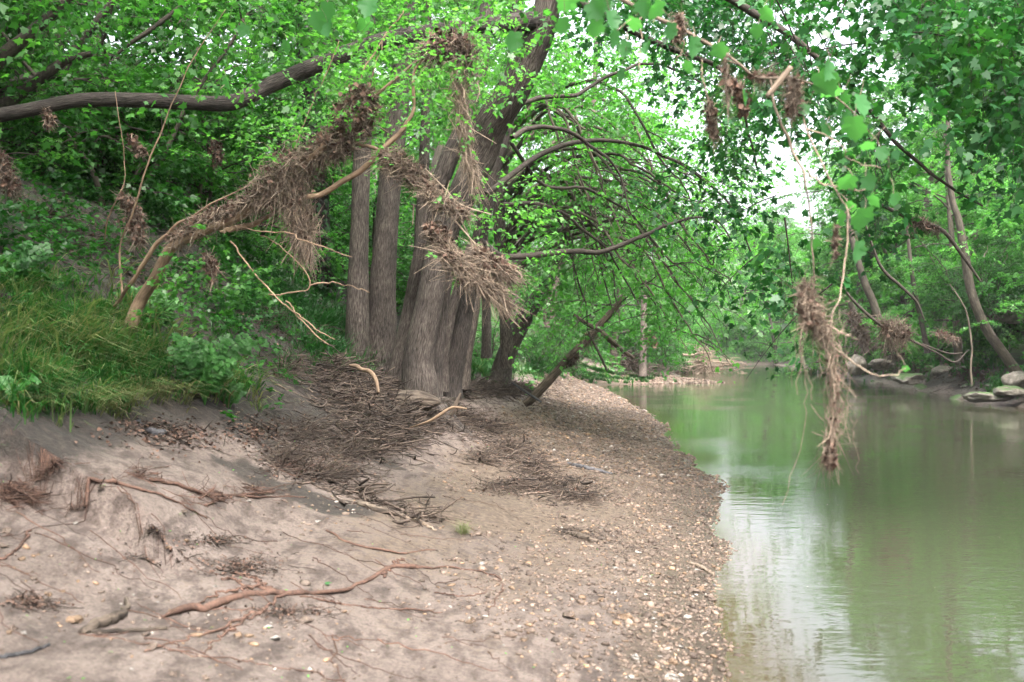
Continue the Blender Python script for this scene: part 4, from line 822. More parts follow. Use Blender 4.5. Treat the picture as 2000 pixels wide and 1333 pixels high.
# overhanging limestone ledge over a dark hollow
ledge = thing('rock_ledge', 'limestone ledge overhanging a dark hollow on the far bank', 'rock ledge', (18, 33, 2.2))
for k in range(9):
    o = put('rock', rock_mesh(60 + k, 4, .5, (1.2, 1.4, .45)).mesh('rock', M['rockmoss']), ledge, (-2.4 + k * 1.0, rng.uniform(-2.4, -1.6) + .1 * k, .42 + .03 * k + rng.uniform(-.1, .15))); o.rotation_euler = (rng.normal(0, .1), rng.normal(0, .12), rng.uniform(-.5, .5)); o.scale = (.6, .8, rng.uniform(.6, 1.0))
for k in range(5):
    o = put('rock', rock_mesh(70 + k, 4, .4, (1.3, 1.6, .6)).mesh('rock', M['rockmoss']), ledge, (-.6 + k * 1.5, .8, .8 + .1 * k)); o.scale = (1.1, 1.4, 1.0)
for k in range(40):
    x_ = rng.uniform(14.2, 24); y_ = rng.uniform(29.3, 34); dup(shrubA if k % 3 else shrubB, (x_, y_, 2.35 + .05 * (x_ - 15) + .2 * (y_ - 29.3)), rng.uniform(0, 6), rng.uniform(.35, .8), 'bush growing on top of the rock ledge', 'bushes on the rock ledge', (rng.uniform(.4, .9) * (y_ < 31), 0))

# ------------------------------------------------------------------ gravel
import bmesh
def pebble_template(kind):
    bm = bmesh.new(); bmesh.ops.create_icosphere(bm, subdivisions=1, radius=1); v = np.array([p.co[:] for p in bm.verts]); f = np.array([[q_.index for q_ in fc.verts] for fc in bm.faces]); bm.free(); return v, f
IV, IF = pebble_template(0)
OV = np.array([(1, 0, 0), (-1, 0, 0), (0, 1, 0), (0, -1, 0), (0, 0, 1), (0, 0, -1.)]); OF = np.array([(0, 2, 4), (2, 1, 4), (1, 3, 4), (3, 0, 4), (2, 0, 5), (1, 2, 5), (3, 1, 5), (0, 3, 5)])
def pebbles(mb, x, y, size, tint, V=IV, Fc=IF, sink=.25):
    n_ = len(x); z = ground(x, y); a_ = rng.uniform(0, 6.28, n_); ca, sa = np.cos(a_), np.sin(a_)
    sc = size[:, None] * np.stack([rng.uniform(.7, 1.3, n_), rng.uniform(.5, 1, n_), rng.uniform(.3, .65, n_)], -1)
    v = V[None] * sc[:, None] * (1 + rng.normal(0, .24, (n_, len(V), 1)))
    tl_ = rng.normal(0, .25, n_); v = np.stack([v[..., 0], v[..., 1] * np.cos(tl_)[:, None] - v[..., 2] * np.sin(tl_)[:, None], v[..., 1] * np.sin(tl_)[:, None] + v[..., 2] * np.cos(tl_)[:, None]], -1)
    v = np.stack([v[..., 0] * ca[:, None] - v[..., 1] * sa[:, None], v[..., 0] * sa[:, None] + v[..., 1] * ca[:, None], v[..., 2]], -1)
    v += np.stack([x, y, z + sc[:, 2] * (1 - 2 * sink) * .6], -1)[:, None]
    f = (Fc[None] + (np.arange(n_) * len(V))[:, None, None]).reshape(-1, 3); mb.add(v.reshape(-1, 3), f, np.repeat(tint, len(V)))
def bar_points(n_, y0, y1, dmax, edge=0.0):
    y = y0 * (y1 / y0) ** rng.uniform(0, 1, n_); d = rng.uniform(-.12, 1, n_) ** 1 * dmax; d = np.where(d < -.12, -.12, d); return edgeL(y) - d, y
mbs, mbo, mbw = MB(), MB(), MB()
x, y = bar_points(60000, 2.9, 11, 2.6); d = edgeL(y) - x
dens = np.maximum(np.interp(y, [3, 5, 6.5, 8.5, 11], [.30, .42, .6, .9, 1]), .75 * (1 - sstep(.2, .9, d))) * (1 - sstep(.6, 1.9, d) * np.interp(y, [3, 6, 8.5, 10], [.985, .97, .6, .1])) * (1 - sstep(1.9, 2.6, d) * .9)
dens = dens * np.maximum(np.clip(.65 + .9 * fbm(x, y, 0, 3, 1.6), .05, 1), .8 * (d < .75))
k = rng.uniform(0, 1, len(x)) < dens; x, y = x[k], y[k]; cls = rng.uniform(0, 1, len(x)); size = rng.lognormal(math.log(.0085), .5, len(x)).clip(.004, .035)
for mm, lo, hi in ((mbs, 0, .89), (mbo, .89, .985), (mbw, .985, 1)):
    q = (cls >= lo) & (cls < hi); pebbles(mm, x[q], y[q], size[q], rng.uniform(.15, .95, q.sum()))
x, y = bar_points(34000, 10.5, 38, 2.8); d = edgeL(y) - x; k = (rng.uniform(0, 1, len(x)) < (1 - sstep(2.0, 2.9, d))) ; x, y = x[k], y[k]
cls = rng.uniform(0, 1, len(x)); size = rng.lognormal(math.log(.017), .4, len(x)).clip(.008, .05) * (y / 12) ** .4
for mm, lo, hi in ((mbs, 0, .8), (mbo, .8, .96), (mbw, .96, 1)):
    q = (cls >= lo) & (cls < hi); pebbles(mm, x[q], y[q], size[q], rng.uniform(.15, .85, q.sum()), OV, OF)
# sparse stones out on the sand and under the bank
x = rng.uniform(-3.2, .9, 5000); y = rng.uniform(2.8, 8, 5000); k = fbm(x, y, 4, 3, .8) > .35; x, y = x[k], y[k]; cls = rng.uniform(0, 1, len(x)); size = rng.lognormal(math.log(.007), .5, len(x)).clip(.003, .022)
for mm, lo, hi in ((mbs, 0, .74), (mbo, .74, .93), (mbw, .93, 1)):
    q = (cls >= lo) & (cls < hi); pebbles(mm, x[q], y[q], size[q], rng.uniform(.4, .95, q.sum()))
# spit of gravel across the inlet
y = rng.uniform(41, 47, 2500); x = edgeL(y) - rng.uniform(-.2, 6, 2500); pebbles(mbs, x, y, rng.uniform(.04, .1, 2500), rng.uniform(.6, 1, 2500), OV, OF)
mbs.build('gravel', M['stone'], kind='stuff', label='brown gravel covering the bar along the water'); mbo.build('gravel', M['ochre'], kind='stuff', label='ochre pebbles mixed through the gravel bar'); mbw.build('gravel', M['whitestone'], kind='stuff', label='white pebbles scattered on the gravel bar')
# individual stones (share a few meshes)
bar = thing('gravel_bar', 'larger loose stones lying on the gravel bar and sand', 'stones'); bar['kind'] = 'structure'; del bar['category']
SM = [rock_mesh(100 + i, 3, .5, (1, .75, .45), 1.0).mesh('stone', M[['stone', 'ochre', 'stone', 'whitestone', 'stone', 'stone'][i]]) for i in range(6)]
sx_ = np.concatenate([rng.uniform(1080, 1440, 230), rng.uniform(0, 700, 45)]); sy_ = np.concatenate([rng.uniform(960, 1330, 230), rng.uniform(980, 1330, 45)])
g0 = G(sx_, sy_); 
for k in range(len(sx_)):
    if k < 230 and rng.uniform() > .25 + .75 * (sx_[k] - 1080) / 360: continue
    o = put('stone', SM[rng.integers(0, 6)], bar); s_ = rng.lognormal(math.log(.022), .35) * (.8 if k >= 230 else 1); o.location = (g0[k, 0], g0[k, 1], g0[k, 2] + s_ * .12); o.scale = (s_,) * 3; o.rotation_euler = (rng.normal(0, .2), rng.normal(0, .2), rng.uniform(0, 6.28))
for (x_, y_, s_, k) in [(1217, 1208, .05, 1), (1110, 1205, .055, 0), (1140, 1170, .035, 1), (1172, 1175, .028, 1), (1350, 1155, .045, 2), (1240, 1290, .03, 3), (150, 1215, .04, 1), (40, 1100, .02, 1), (1130, 1290, .04, 2), (1330, 1240, .035, 0)]:
    g_ = G(x_, y_); o = put('stone', SM[k], bar); o.location = (g_[0], g_[1], g_[2] + s_ * .2); o.scale = (s_,) * 3; o.rotation_euler = (0, 0, rng.uniform(0, 6))

# ------------------------------------------------------------------ driftwood, brush, roots
def brush(regions, n, name, label, cat, length=.25, rad=.003, height=.12, mat='debris', dirbias=None, group=None, leafn=0, tints=(.1, .8), curl=.3, leafsz=.026):
    """heap of twigs laid on the ground inside pixel ellipses (cx, cy, rx, ry, weight)"""
    wts = np.array([r_[4] for r_ in regions], float); k = rng.choice(len(regions), n + leafn, p=wts / wts.sum()); rg = np.array(regions)[k]
    a_ = rng.uniform(0, 6.28, n + leafn); q_ = np.minimum(np.abs(rng.normal(0, .6, n + leafn)), 1.7); gx_ = rg[:, 0] + rg[:, 2] * q_ * np.cos(a_); gy_ = rg[:, 1] + rg[:, 3] * q_ * np.sin(a_)
    c0 = G(gx_, gy_); c0[:, 2] += height * rng.uniform(0, 1, n + leafn) ** 1.5 * np.exp(-q_ ** 2 * 1.6)
    t = thing(name, label, cat, tuple(c0.mean(0)), group)
    if n:
        cc = c0[:n]; d_ = rng.normal(0, 1, (n, 3)) * [1, .8, .28]
        if dirbias is not None: d_ = d_ * 1.0 + np.array(dirbias) * rng.choice([-1, 1], (n, 1))
        d_ = nrmz(d_); L = np.minimum(length * rng.lognormal(-.2, .5, n), length * 1.7); u = np.linspace(-.5, .5, 6)[None, :, None]
        pth = cc[:, None] + d_[:, None] * L[:, None, None] * u + rng.normal(0, curl, (n, 1, 3)) * [1, 1, .35] * L[:, None, None] * u ** 2 * 2 + rng.normal(0, .025, (n, 6, 3)) * L[:, None, None]
        gz_ = ground(pth[..., 0], pth[..., 1], False); pth[..., 2] = np.maximum(pth[..., 2], gz_ - .01)
        rr_ = rad * rng.lognormal(0, .5, (n, 1)) * np.array([[.9, 1, 1, .9, .7, .4]]); mb = MB(); tubes(mb, pth, rr_, 4, rng.uniform(*tints, n)); child(mb, 'twigs', M[mat], t, kind='stuff')
    if leafn:
        cc = c0[n:]; mb = MB(); curlv = OVAL.copy(); curlv[:, 2] = [0, .2, .15, -.2, .2, .25]; curlv[:, 0] *= 1.5
        nn = rng.normal(0, .5, (leafn, 3)) + [0, 0, 1]; leaves(mb, curlv, cc + [0, 0, .01], rng.normal(0, 1, (leafn, 3)) * [1, 1, .3], nn, rng.uniform(.4, 1.3, leafn) * leafsz, rng.uniform(.0, .6, leafn)); child(mb, 'dead_leaves', M['deadleaf'], t, kind='stuff')
    return t
brush([(720, 780, 90, 60, 3), (800, 820, 90, 45, 2), (660, 740, 60, 40, 1), (740, 850, 70, 40, 2)], 6200, 'driftwood_pile', 'tangled heap of roots and twigs at the foot of the maple', 'driftwood pile', .24, .0036, .22, leafn=1200, tints=(0, 1.0), curl=.45)
brush([(940, 765, 70, 18, 1), (1010, 765, 60, 14, 1)], 1800, 'driftwood_pile', 'low bank of twigs stretching right from behind the log', 'driftwood pile', .35, .004, .15)
brush([(900, 822, 80, 22, 2), (960, 840, 60, 26, 2), (1000, 880, 60, 26, 2), (1040, 915, 50, 26, 1.5), (1070, 950, 80, 22, 2), (1130, 975, 60, 14, 1), (1000, 955, 70, 12, 1), (940, 900, 40, 14, .5)], 4300, 'brush_mat', 'dark mat of fine twigs spilling across the gravel', 'brush', .17, .0024, .09, dirbias=(.5, -.5, 0), leafn=900, tints=(0, 1.2), curl=.5)
brush([(690, 880, 70, 30, 2), (600, 850, 80, 40, 1), (560, 900, 60, 26, 1), (640, 930, 80, 20, 1)], 2600, 'brush_mat', 'scatter of twigs and bark on the slope below the heap', 'brush', .2, .0022, .05, leafn=700)
brush([(740, 985, 60, 14, 1), (820, 1010, 60, 20, 1), (700, 960, 50, 10, 1)], 170, 'brush_mat', 'line of flattened sticks on the sand below the heap', 'brush', .3, .004, .03, dirbias=(.8, -.5, 0), tints=(.3, .9))
brush([(1140, 1050, 40, 16, 1), (1110, 1040, 30, 10, 1)], 240, 'brush_mat', 'small patch of twigs around a short stick on the open sand', 'brush', .1, .0014, .02)
brush([(100, 950, 90, 20, 1), (60, 980, 60, 20, 1), (20, 970, 40, 20, 1)], 520, 'root_fringe', 'fringe of red rootlets hanging under the turf lip', 'roots', .12, .0013, .05, mat='root')
brush([(570, 910, 70, 26, 1), (500, 960, 60, 14, .6), (400, 970, 70, 14, .5), (270, 930, 60, 16, .5)], 260, 'root_fringe', 'red rootlets across the slope below the brush', 'roots', .22, .0016, .02, mat='root')
brush([(480, 1110, 90, 26, 1), (560, 1200, 120, 20, .5), (300, 1090, 120, 26, .3), (60, 1180, 60, 20, .6), (420, 1060, 90, 12, .5)], 420, 'brush_mat', 'dark rotted leaf patch and rootlets at the lower left', 'brush', .11, .0013, .008, leafn=1100, leafsz=.015, tints=(.05, .5))
brush([(350, 860, 120, 30, 1), (300, 840, 100, 20, 1), (500, 850, 80, 40, 1)], 260, 'leaf_litter', 'dead leaves and bark chips below the feathery weed', 'leaf litter', .1, .0025, .02, leafn=900, tints=(.1, .6))
brush([(620, 660, 80, 60, 1), (520, 620, 100, 60, 1), (200, 480, 160, 90, 1), (100, 430, 100, 60, 1), (560, 720, 60, 40, 1), (300, 560, 100, 60, 1)], 1200, 'leaf_litter', 'dry stems and litter on the dark upper bank', 'leaf litter', .3, .0025, .08, leafn=900, mat='debris', tints=(.2, .9))
brush([(1270, 725, 60, 14, 2), (1230, 720, 30, 16, 2), (1340, 722, 40, 8, 1)], 900, 'driftwood_pile', 'driftwood pile at the point where the inlet opens', 'driftwood pile', .9, .011, .9, tints=(.3, .9))
brush([(1375, 690, 30, 18, 2), (1430, 695, 60, 10, 1)], 500, 'driftwood_pile', 'pale dead brush standing at the far bend', 'brush', 1.6, .014, 2.2, tints=(.8, 1), mat='straw')
brush([(1780, 725, 90, 26, 1), (1900, 730, 60, 26, 1), (1680, 720, 60, 14, .6)], 900, 'leaf_litter', 'sticks and litter along the far shore', 'leaf litter', .5, .006, .1, leafn=900, leafsz=.1, tints=(.3, .9))

def stick(rows, label, mat='wood', tint=.6, K=40, S_=12, onground=True, name='stick', cat='stick', wob=.01, parent=None, lift=.6):
    r_ = np.array(rows, float)
    if onground:
        g_ = G(r_[:, 0], r_[:, 1]); rad = r_[:, 2] / 2 * g_[:, 1] / F; g_[:, 2] += rad * lift; s_ = smooth(np.hstack([g_, rad[:, None]]), K); p, r = s_[:, :3], np.maximum(s_[:, 3], .0006)
        p = p + np.stack([fbm(np.arange(K) * .35, rows[0][0] + i * 13) for i in range(3)], -1) * wob * [1, 1, .3]
        p[:, 2] = np.maximum(p[:, 2], ground(p[:, 0], p[:, 1]) + r * .2)
    else: p, r = pxpath(rows, K)
    mb = MB(); tubes(mb, p[None], r[None], S_, tint, caps=True, disp=barkdisp(.05) if S_ > 14 else None)
    if parent is not None: return child(mb, 'root' if 'root' in name else 'branch', M[mat], parent, smooth=True)
    return mb.build(name, M[mat], None, smooth=True, label=label, category=cat)
# the log
c0 = G(818, 806); fx_ = np.array([-.21, -.15, -.03, .08, .17, .25]); rad = np.array([.05, .085, .10, .09, .065, .025])
g_ = np.stack([c0[0] + fx_, c0[1] - .32 + .18 * fx_, np.full(6, c0[2] + .16) - .08 * fx_], -1)
s_ = smooth(np.hstack([g_, rad[:, None]]), 60); p, r = s_[:, :3], s_[:, 3] * (1 + .1 * fbm(np.arange(60) * .12, 3)); mb = MB(); tubes(mb, p[None], r[None], 48, .3, caps=True, disp=barkdisp(.13)); mb.build('log', M['wood'], smooth=True, label='short thick rotting log in front of the maple', category='log')
brush([(768, 816, 16, 12, 1), (875, 806, 20, 8, 1), (800, 842, 50, 8, 1)], 260, 'driftwood_pile', 'loose twigs banked up against the rotting log', 'driftwood pile', .2, .0034, .12, leafn=160, tints=(.1, 1.1), curl=.5)
stick([(683, 714, 9.3, 5), (697, 716, 9.25, 9), (706, 722, 9.2, 8), (722, 726, 9.15, 9), (734, 742, 9.1, 8), (740, 768, 9, 5)], 'bent brown stick poking out of the driftwood heap', 'tan', .25, onground=False)
stick([(800, 836, 8.5, 3), (840, 822, 8.4, 5), (875, 800, 8.4, 6), (890, 796, 8.4, 5), (912, 799, 8.4, 3)], 'pale forked stick lying over the heap right of the log', 'tan', .5, onground=False)
stick([(880, 812, 8.5, 9), (890, 790, 8.5, 8), (900, 768, 8.5, 3)], 'splintered stub standing upright right of the log', 'wood', .5, onground=False)
# leaning pole and crossed dead branch
pole = thing('leaning_pole', 'dead trunk leaning up from the gravel bar behind the maple', 'dead tree', tuple(G(1035, 780)))
for rows, mt in (([(1024, 790, 18, 14), (1040, 778, 18, 17), (1080, 735, 18, 17), (1115, 695, 18, 15), (1148, 662, 18, 15), (1185, 620, 18, 13), (1220, 580, 18, 11)], 'wood'), ([(1120, 615, 17.5, 6), (1145, 632, 17.5, 8), (1175, 650, 17.5, 10), (1210, 680, 17.5, 9), (1238, 700, 17.5, 6)], 'wood'), ([(1150, 650, 17.5, 4), (1170, 690, 17.4, 5), (1186, 725, 17.4, 4)], 'twig'), ([(1000, 748, 17, 4), (1030, 768, 17, 5), (1058, 786, 17, 4)], 'char')):
    mb = MB(); p, r = pxpath(rows, 50); tubes(mb, p[None], r[None], 20, .55, caps=True, disp=barkdisp(.06)); child(mb, 'branch', M[mt], pole, smooth=True)
g4 = 'debris wrapped round the dead leaning trunk'
clump([(1105, 710, 18, 14), (1115, 700, 18, 24), (1125, 690, 18, 14)], 220, 'debris ring halfway up the dead leaning trunk', strand=.3, leafn=120, group=g4, thick=.004, deadsize=.07, tints=(.1, .7))
clump([(1140, 665, 18, 12), (1152, 655, 18, 20), (1160, 650, 18, 12)], 160, 'debris knot where the dead branches cross', strand=.3, leafn=100, group=g4, thick=.004, deadsize=.07, tints=(.1, .7))
clump([(1265, 650, 25, 8), (1270, 660, 25, 22), (1276, 668, 25, 16)], 300, 'dark nest hanging in front of the grey trunk at the inlet', strand=.25, leafn=300, tints=(0, .3), thick=.004, deadsize=.08)
# roots on the sand
rt = thing('exposed_root', 'reddish root snaking across the sand in the foreground', 'root', tuple(G(500, 1170)))
for rows in ([(318, 1207, 3), (345, 1200, 15), (400, 1192, 17), (450, 1180, 17), (520, 1165, 14), (545, 1158, 12), (580, 1165, 12), (610, 1162, 9), (680, 1150, 8), (720, 1140, 9), (765, 1112, 10), (800, 1110, 10), (835, 1114, 4)],
             [(545, 1160, 8), (500, 1150, 7), (460, 1155, 6), (410, 1165, 4), (365, 1190, 3)], [(560, 1160, 6), (520, 1190, 6), (470, 1210, 6), (400, 1240, 5), (330, 1262, 4), (280, 1270, 3)],
             [(520, 1190, 5), (460, 1225, 5), (420, 1250, 4), (390, 1272, 3)], [(440, 1130, 4), (470, 1140, 5), (490, 1170, 4)], [(745, 1130, 6), (760, 1115, 5), (790, 1095, 3)], [(590, 1165, 4), (680, 1185, 4), (760, 1190, 4), (860, 1200, 3)],
             [(455, 1120, 5), (500, 1135, 5), (540, 1158, 6)], [(780, 1112, 4), (900, 1115, 4), (980, 1140, 3), (950, 1205, 2.5)], [(330, 1275, 3), (520, 1300, 3), (680, 1330, 3)], [(150, 1240, 3), (320, 1262, 3), (480, 1310, 3)]):
    stick(rows, '', 'root', .6, name='root', parent=rt, K=70, wob=.02, S_=8)
rt2 = thing('exposed_root', 'thin rusty root running right from under the turf lip', 'root', tuple(G(300, 950)))
for rows in ([(165, 940, 8), (210, 942, 8), (260, 955, 7), (310, 970, 5), (360, 985, 4), (400, 1010, 3)], [(290, 938, 7), (350, 948, 8), (400, 965, 8), (450, 975, 6), (520, 975, 4), (600, 970, 3)], [(400, 985, 5), (460, 970, 5), (540, 960, 4)],
             [(640, 1040, 5), (680, 1060, 5), (740, 1078, 5), (790, 1082, 4), (850, 1075, 3)], [(560, 905, 6), (600, 925, 6), (640, 915, 5), (700, 905, 3)], [(60, 1040, 5), (30, 1080, 5), (0, 1100, 6)], [(850, 1160, 3), (900, 1162, 3), (950, 1158, 2.5)]):
    stick(rows, '', 'root', .55, name='root', parent=rt2, K=50, wob=.012, S_=8)
stick([(160, 1240, 16), (190, 1222, 22), (225, 1210, 22), (245, 1190, 12), (250, 1175, 9)], 'dark weathered stick at the lower left with a hooked end', 'wood', .25)
stick([(175, 1235, 10), (250, 1236, 9), (325, 1232, 8)], 'thin straight dark stick touching the hooked one', 'wood', .2)
stick([(0, 1288, 10), (40, 1278, 9), (95, 1262, 6)], 'blackish stick at the bottom left corner', 'char', .5)
stick([(291, 845, 12), (305, 848, 16), (322, 852, 10)], 'small charred chunk on the turf edge', 'char', .6)
stick([(270, 818, 7), (278, 835, 9), (290, 848, 6)], 'little charred splinter beside the charred chunk', 'char', .6)
stick([(1110, 1042, 8), (1135, 1050, 14), (1165, 1062, 11)], 'short stout stick on the open sand', 'wood', .35)
stick([(1350, 1100, 7), (1370, 1112, 8), (1395, 1125, 5)], 'grey stick at the edge of the shallows', 'wood', .6)
stick([(1390, 1145, 5), (1430, 1160, 5), (1440, 1200, 4)], 'dark twig half in the shallows', 'char', .9)
stick([(1110, 908, 8), (1150, 918, 9), (1195, 928, 5)], 'dark stick on the gravel right of the twig mat', 'char', .9)
stick([(700, 985, 12), (740, 998, 14), (790, 1010, 8)], 'flat grey sliver of wood below the driftwood heap', 'wood', .45)
stick([(790, 1010, 7), (820, 1025, 8), (850, 1040, 5)], 'light thin stick pointing at the dry grass tuft', 'wood', .9)
stick([(710, 890, 7), (725, 880, 10), (735, 870, 6)], 'silvery stub at the edge of the driftwood heap', 'wood', .95)

# ------------------------------------------------------------------ grass, weeds, leaves
def blades(mb, x, y, z, length, width, lean, tint, az_=None):
    n_ = len(x); az_ = rng.uniform(0, 6.28, n_) if az_ is None else az_
    d_ = np.stack([np.cos(az_), np.sin(az_), 0 * az_], -1); u = np.array([0, .35, .7, 1.]); L = length[:, None]
    out_ = L * lean[:, None] * u ** 1.8; up = L * (u - .5 * lean[:, None] * u ** 2.6)
    c0 = np.stack([x, y, z], -1)[:, None] + d_[:, None] * out_[..., None] + np.array([0, 0, 1.]) * up[..., None]
    sd_ = np.stack([-np.sin(az_ + rng.normal(0, .5, n_)), np.cos(az_), 0 * az_], -1)[:, None]; wd = width[:, None] * np.array([.8, 1, .7]); a_ = c0[:, :3] - sd_ * wd[..., None]; b_ = c0[:, :3] + sd_ * wd[..., None]
    v = np.concatenate([a_, b_, c0[:, 3:]], 1); o = (np.arange(n_) * 7)[:, None]
    q_ = np.concatenate([o + [0, 3, 4, 1], o + [1, 4, 5, 2]]); mb.add(v.reshape(-1, 3), q_, np.repeat(tint, 7)); mb.f.append((o + [2, 5, 6]) + (mb.n - n_ * 7))
def grass(regions, ntuft, per, label, L=.25, lean=(.3, 1.0), tint=(.35, .2), name='grass', wid=.0028, az_=None):
    wts = np.array([r_[4] for r_ in regions], float); k = rng.choice(len(regions), ntuft, p=wts / wts.sum()); rg = np.array(regions)[k]
    a_ = rng.uniform(0, 6.28, ntuft); q_ = np.abs(rng.normal(0, .75, ntuft)); g_ = G(rg[:, 0] + rg[:, 2] * q_ * np.cos(a_), rg[:, 1] + rg[:, 3] * q_ * np.sin(a_))
    g_ = np.repeat(g_, per, 0); n_ = len(g_); x = g_[:, 0] + rng.normal(0, .03, n_); y = g_[:, 1] + rng.normal(0, .03, n_); z = ground(x, y) - .01
    mb = MB(); tt = np.clip(np.repeat(rng.normal(tint[0], tint[1], ntuft), per) + rng.normal(0, .1, n_), 0, 1)
    blades(mb, x, y, z, L * rng.uniform(.4, 1.2, n_) * np.repeat(rng.uniform(.6, 1.3, ntuft), per), wid * rng.uniform(.6, 1.3, n_) * (y / 7), rng.uniform(*lean, n_), tt, None if az_ is None else rng.normal(az_, .9, n_))
    return mb.build(name, M['grass'], kind='stuff', label=label)
grass([(60, 640, 110, 50, 2), (140, 700, 130, 50, 3), (60, 770, 90, 40, 2), (230, 740, 100, 40, 2), (290, 700, 50, 40, .6), (180, 630, 80, 30, .8), (60, 560, 70, 30, .6), (470, 760, 24, 30, .25)], 700, 11, 'lush green grass on the left bank', .27, (.2, 1.7), (.5, .2), az_=-.9, wid=.0046)
grass([(150, 700, 170, 60, 1), (430, 770, 50, 30, .2), (250, 640, 80, 50, .3)], 160, 7, 'long pale green blades arching out of the bank grass', .42, (.5, 1.6), (.78, .1), az_=-.8, wid=.005)
grass([(110, 650, 90, 26, 1), (200, 790, 130, 16, 2), (60, 790, 60, 16, 1), (310, 770, 50, 16, 1), (500, 795, 22, 12, .3), (250, 720, 110, 30, .6)], 120, 11, 'straw coloured flattened grass among the green', .24, (.9, 1.8), (.85, .12), az_=-.6, wid=.0036)
grass([(640, 640, 60, 60, 2), (560, 600, 90, 70, 2), (600, 520, 60, 60, 1.5), (660, 700, 60, 30, 1), (740, 720, 40, 16, 1), (520, 560, 60, 60, 1), (470, 600, 60, 40, .6), (760, 690, 20, 20, .5)], 560, 13, 'darker shaded grass on the slope left of the trunks', .34, (.5, 1.2), (.2, .14))
grass([(960, 720, 40, 20, 1), (1100, 690, 70, 30, 2), (1180, 730, 50, 16, 1.5), (1230, 738, 60, 8, 1), (1060, 720, 50, 16, 1)], 1200, 14, 'short grass on the slope beyond the leaning trunks', .25, (.3, 1), (.4, .15), wid=.003)
grass([(1760, 715, 80, 20, 1), (1900, 715, 90, 20, 1), (1680, 715, 60, 14, 1), (1970, 760, 40, 20, 1)], 700, 12, 'low weeds and grass on the far shore', .3, (.3, 1), (.4, .15), wid=.003)
grass([(1480, 700, 140, 10, 1)], 400, 12, 'bright grass on the bank at the creek bend', .8, (.3, 1), (.5, .15), wid=.003)
# dry grass tuft on the sand
g_ = G(905, 1045); n_ = 130; mb = MB(); blades(mb, g_[0] + rng.normal(0, .022, n_), g_[1] + rng.normal(0, .03, n_), np.full(n_, g_[2]), rng.uniform(.06, .16, n_), np.full(n_, .0012), rng.uniform(.3, 1.6, n_), rng.uniform(.75, 1, n_)); mb.build('grass_tuft', M['grass'], label='small dry grass tuft alone on the sand', category='grass tuft')

# feathery weed (cow parsley-like) with pinnate fronds
def weed(cx, cy, H, n, label, spreadpx=70, tint=.5, leafs=.027):
    g_ = G(cx, cy); t = thing('feathery_weed', label, 'plant', tuple(g_)); st = MB(); fr = []
    for k in range(n):
        a_ = rng.uniform(0, 6.28); L = H * rng.uniform(.45, 1.1); out_ = rng.uniform(.15, .75)
        u = np.linspace(0, 1, 9)[:, None]; d_ = np.array([math.cos(a_), math.sin(a_) * .7, 0]); FN = nrmz(np.array([[rng.normal(.3, .4), -rng.uniform(.4, 1.1), rng.uniform(.4, 1)]]))[0]
        pth = g_ + d_ * L * out_ * u ** 1.4 + np.array([0, 0, 1.]) * L * (u - .28 * u ** 3); lf = MB(); tubes(lf, pth[None], np.linspace(.0028, .001, 9)[None], 4, .5); P_, T_, N_, Z_ = [], [], [], []
        tan = nrmz(np.gradient(pth, axis=0))
        for j in range(3, 9):
            sdv = nrmz(np.cross(tan[j], FN)[None])[0]
            for s_ in (-1, 1):
                pl = L * .20 * (1.15 - j / 9.); dd = sdv * s_ + tan[j] * .5
                for m_ in np.linspace(.15, 1, 7):
                    c0 = pth[j] + dd * pl * m_ - np.array([0, 0, .25]) * pl * m_ ** 2
                    for s2 in (-1, 1): P_.append(c0); T_.append(dd * .6 + s2 * np.cross(dd, FN) * .9 + [0, 0, -.1]); N_.append(FN + rng.normal(0, .25, 3)); Z_.append(leafs * (1.2 - .7 * m_) * rng.uniform(.8, 1.2))
        tn = np.clip(rng.normal(tint, .15) + rng.normal(0, .08, len(P_)), 0, 1)
        leaves(lf, MIDLEAF, np.array(P_), np.array(T_), np.array(N_), np.array(Z_), tn); child(lf, 'frond', M['weed'], t)
    return t
weed(400, 790, .62, 46, 'tall feathery green weed at the front of the left bank', tint=.45)
weed(310, 650, .42, 36, 'feathery weed growing at the foot of the bare branch', tint=.4)
weed(250, 610, .25, 14, 'small feathery weed left of the bare branch foot', tint=.4)
weed(30, 560, .4, 16, 'dark feathery weed at the left edge of the bank', tint=.15)
weed(450, 800, .25, 16, 'low feathery weed at the edge of the sand', tint=.55)
weed(40, 800, .22, 12, 'low broad weed at the bottom of the grass at the left edge', tint=.4)
# vine leaves hanging by the snag foot
lf, tw = MB(), MB(); vx = np.concatenate([rng.normal(370, 45, 50), rng.normal(510, 30, 25)]); vy = np.concatenate([rng.normal(550, 45, 50), rng.normal(540, 25, 25)]); pp = P(vx, vy, rng.uniform(6.6, 7.1, len(vx)))
vr = thing('hanging_vine', 'light leafed vine dangling around the lower bare branch', 'vine', tuple(pp[0])); sprays(lf, tw, pp, rng.normal(0, 1, pp.shape), .16, 9, .04, tpl=MAPLE, tint=.6, rad=.0012); child(lf, 'leaves', M['leaf_wood'], vr, kind='stuff'); child(tw, 'stems', M['twig'], vr, kind='stuff')
# dense low foliage of the dark upper bank (ground cover)
lf = MB(); rx = rng.uniform(-9, -2.2, 2600); ry = rng.uniform(6.5, 15, 2600); k = (edgeL(ry) - rx > 5.0) & (fbm(rx, ry, 0, 3, .7) > -.15); rx, ry = rx[k], ry[k]
pp = np.stack([rx, ry, ground(rx, ry) + rng.uniform(.02, .45, len(rx)) ** 1.3], -1); sprays(lf, None, pp, rng.normal(0, 1, pp.shape) * [1, 1, .3], .22, 12, .055, tint=np.clip(.3 + .3 * fbm(rx, ry, 3, 2, .8), 0, 1))
lf.build('undergrowth', M['leaf_shrub'], kind='stuff', label='low leafy undergrowth on top of the left bank')
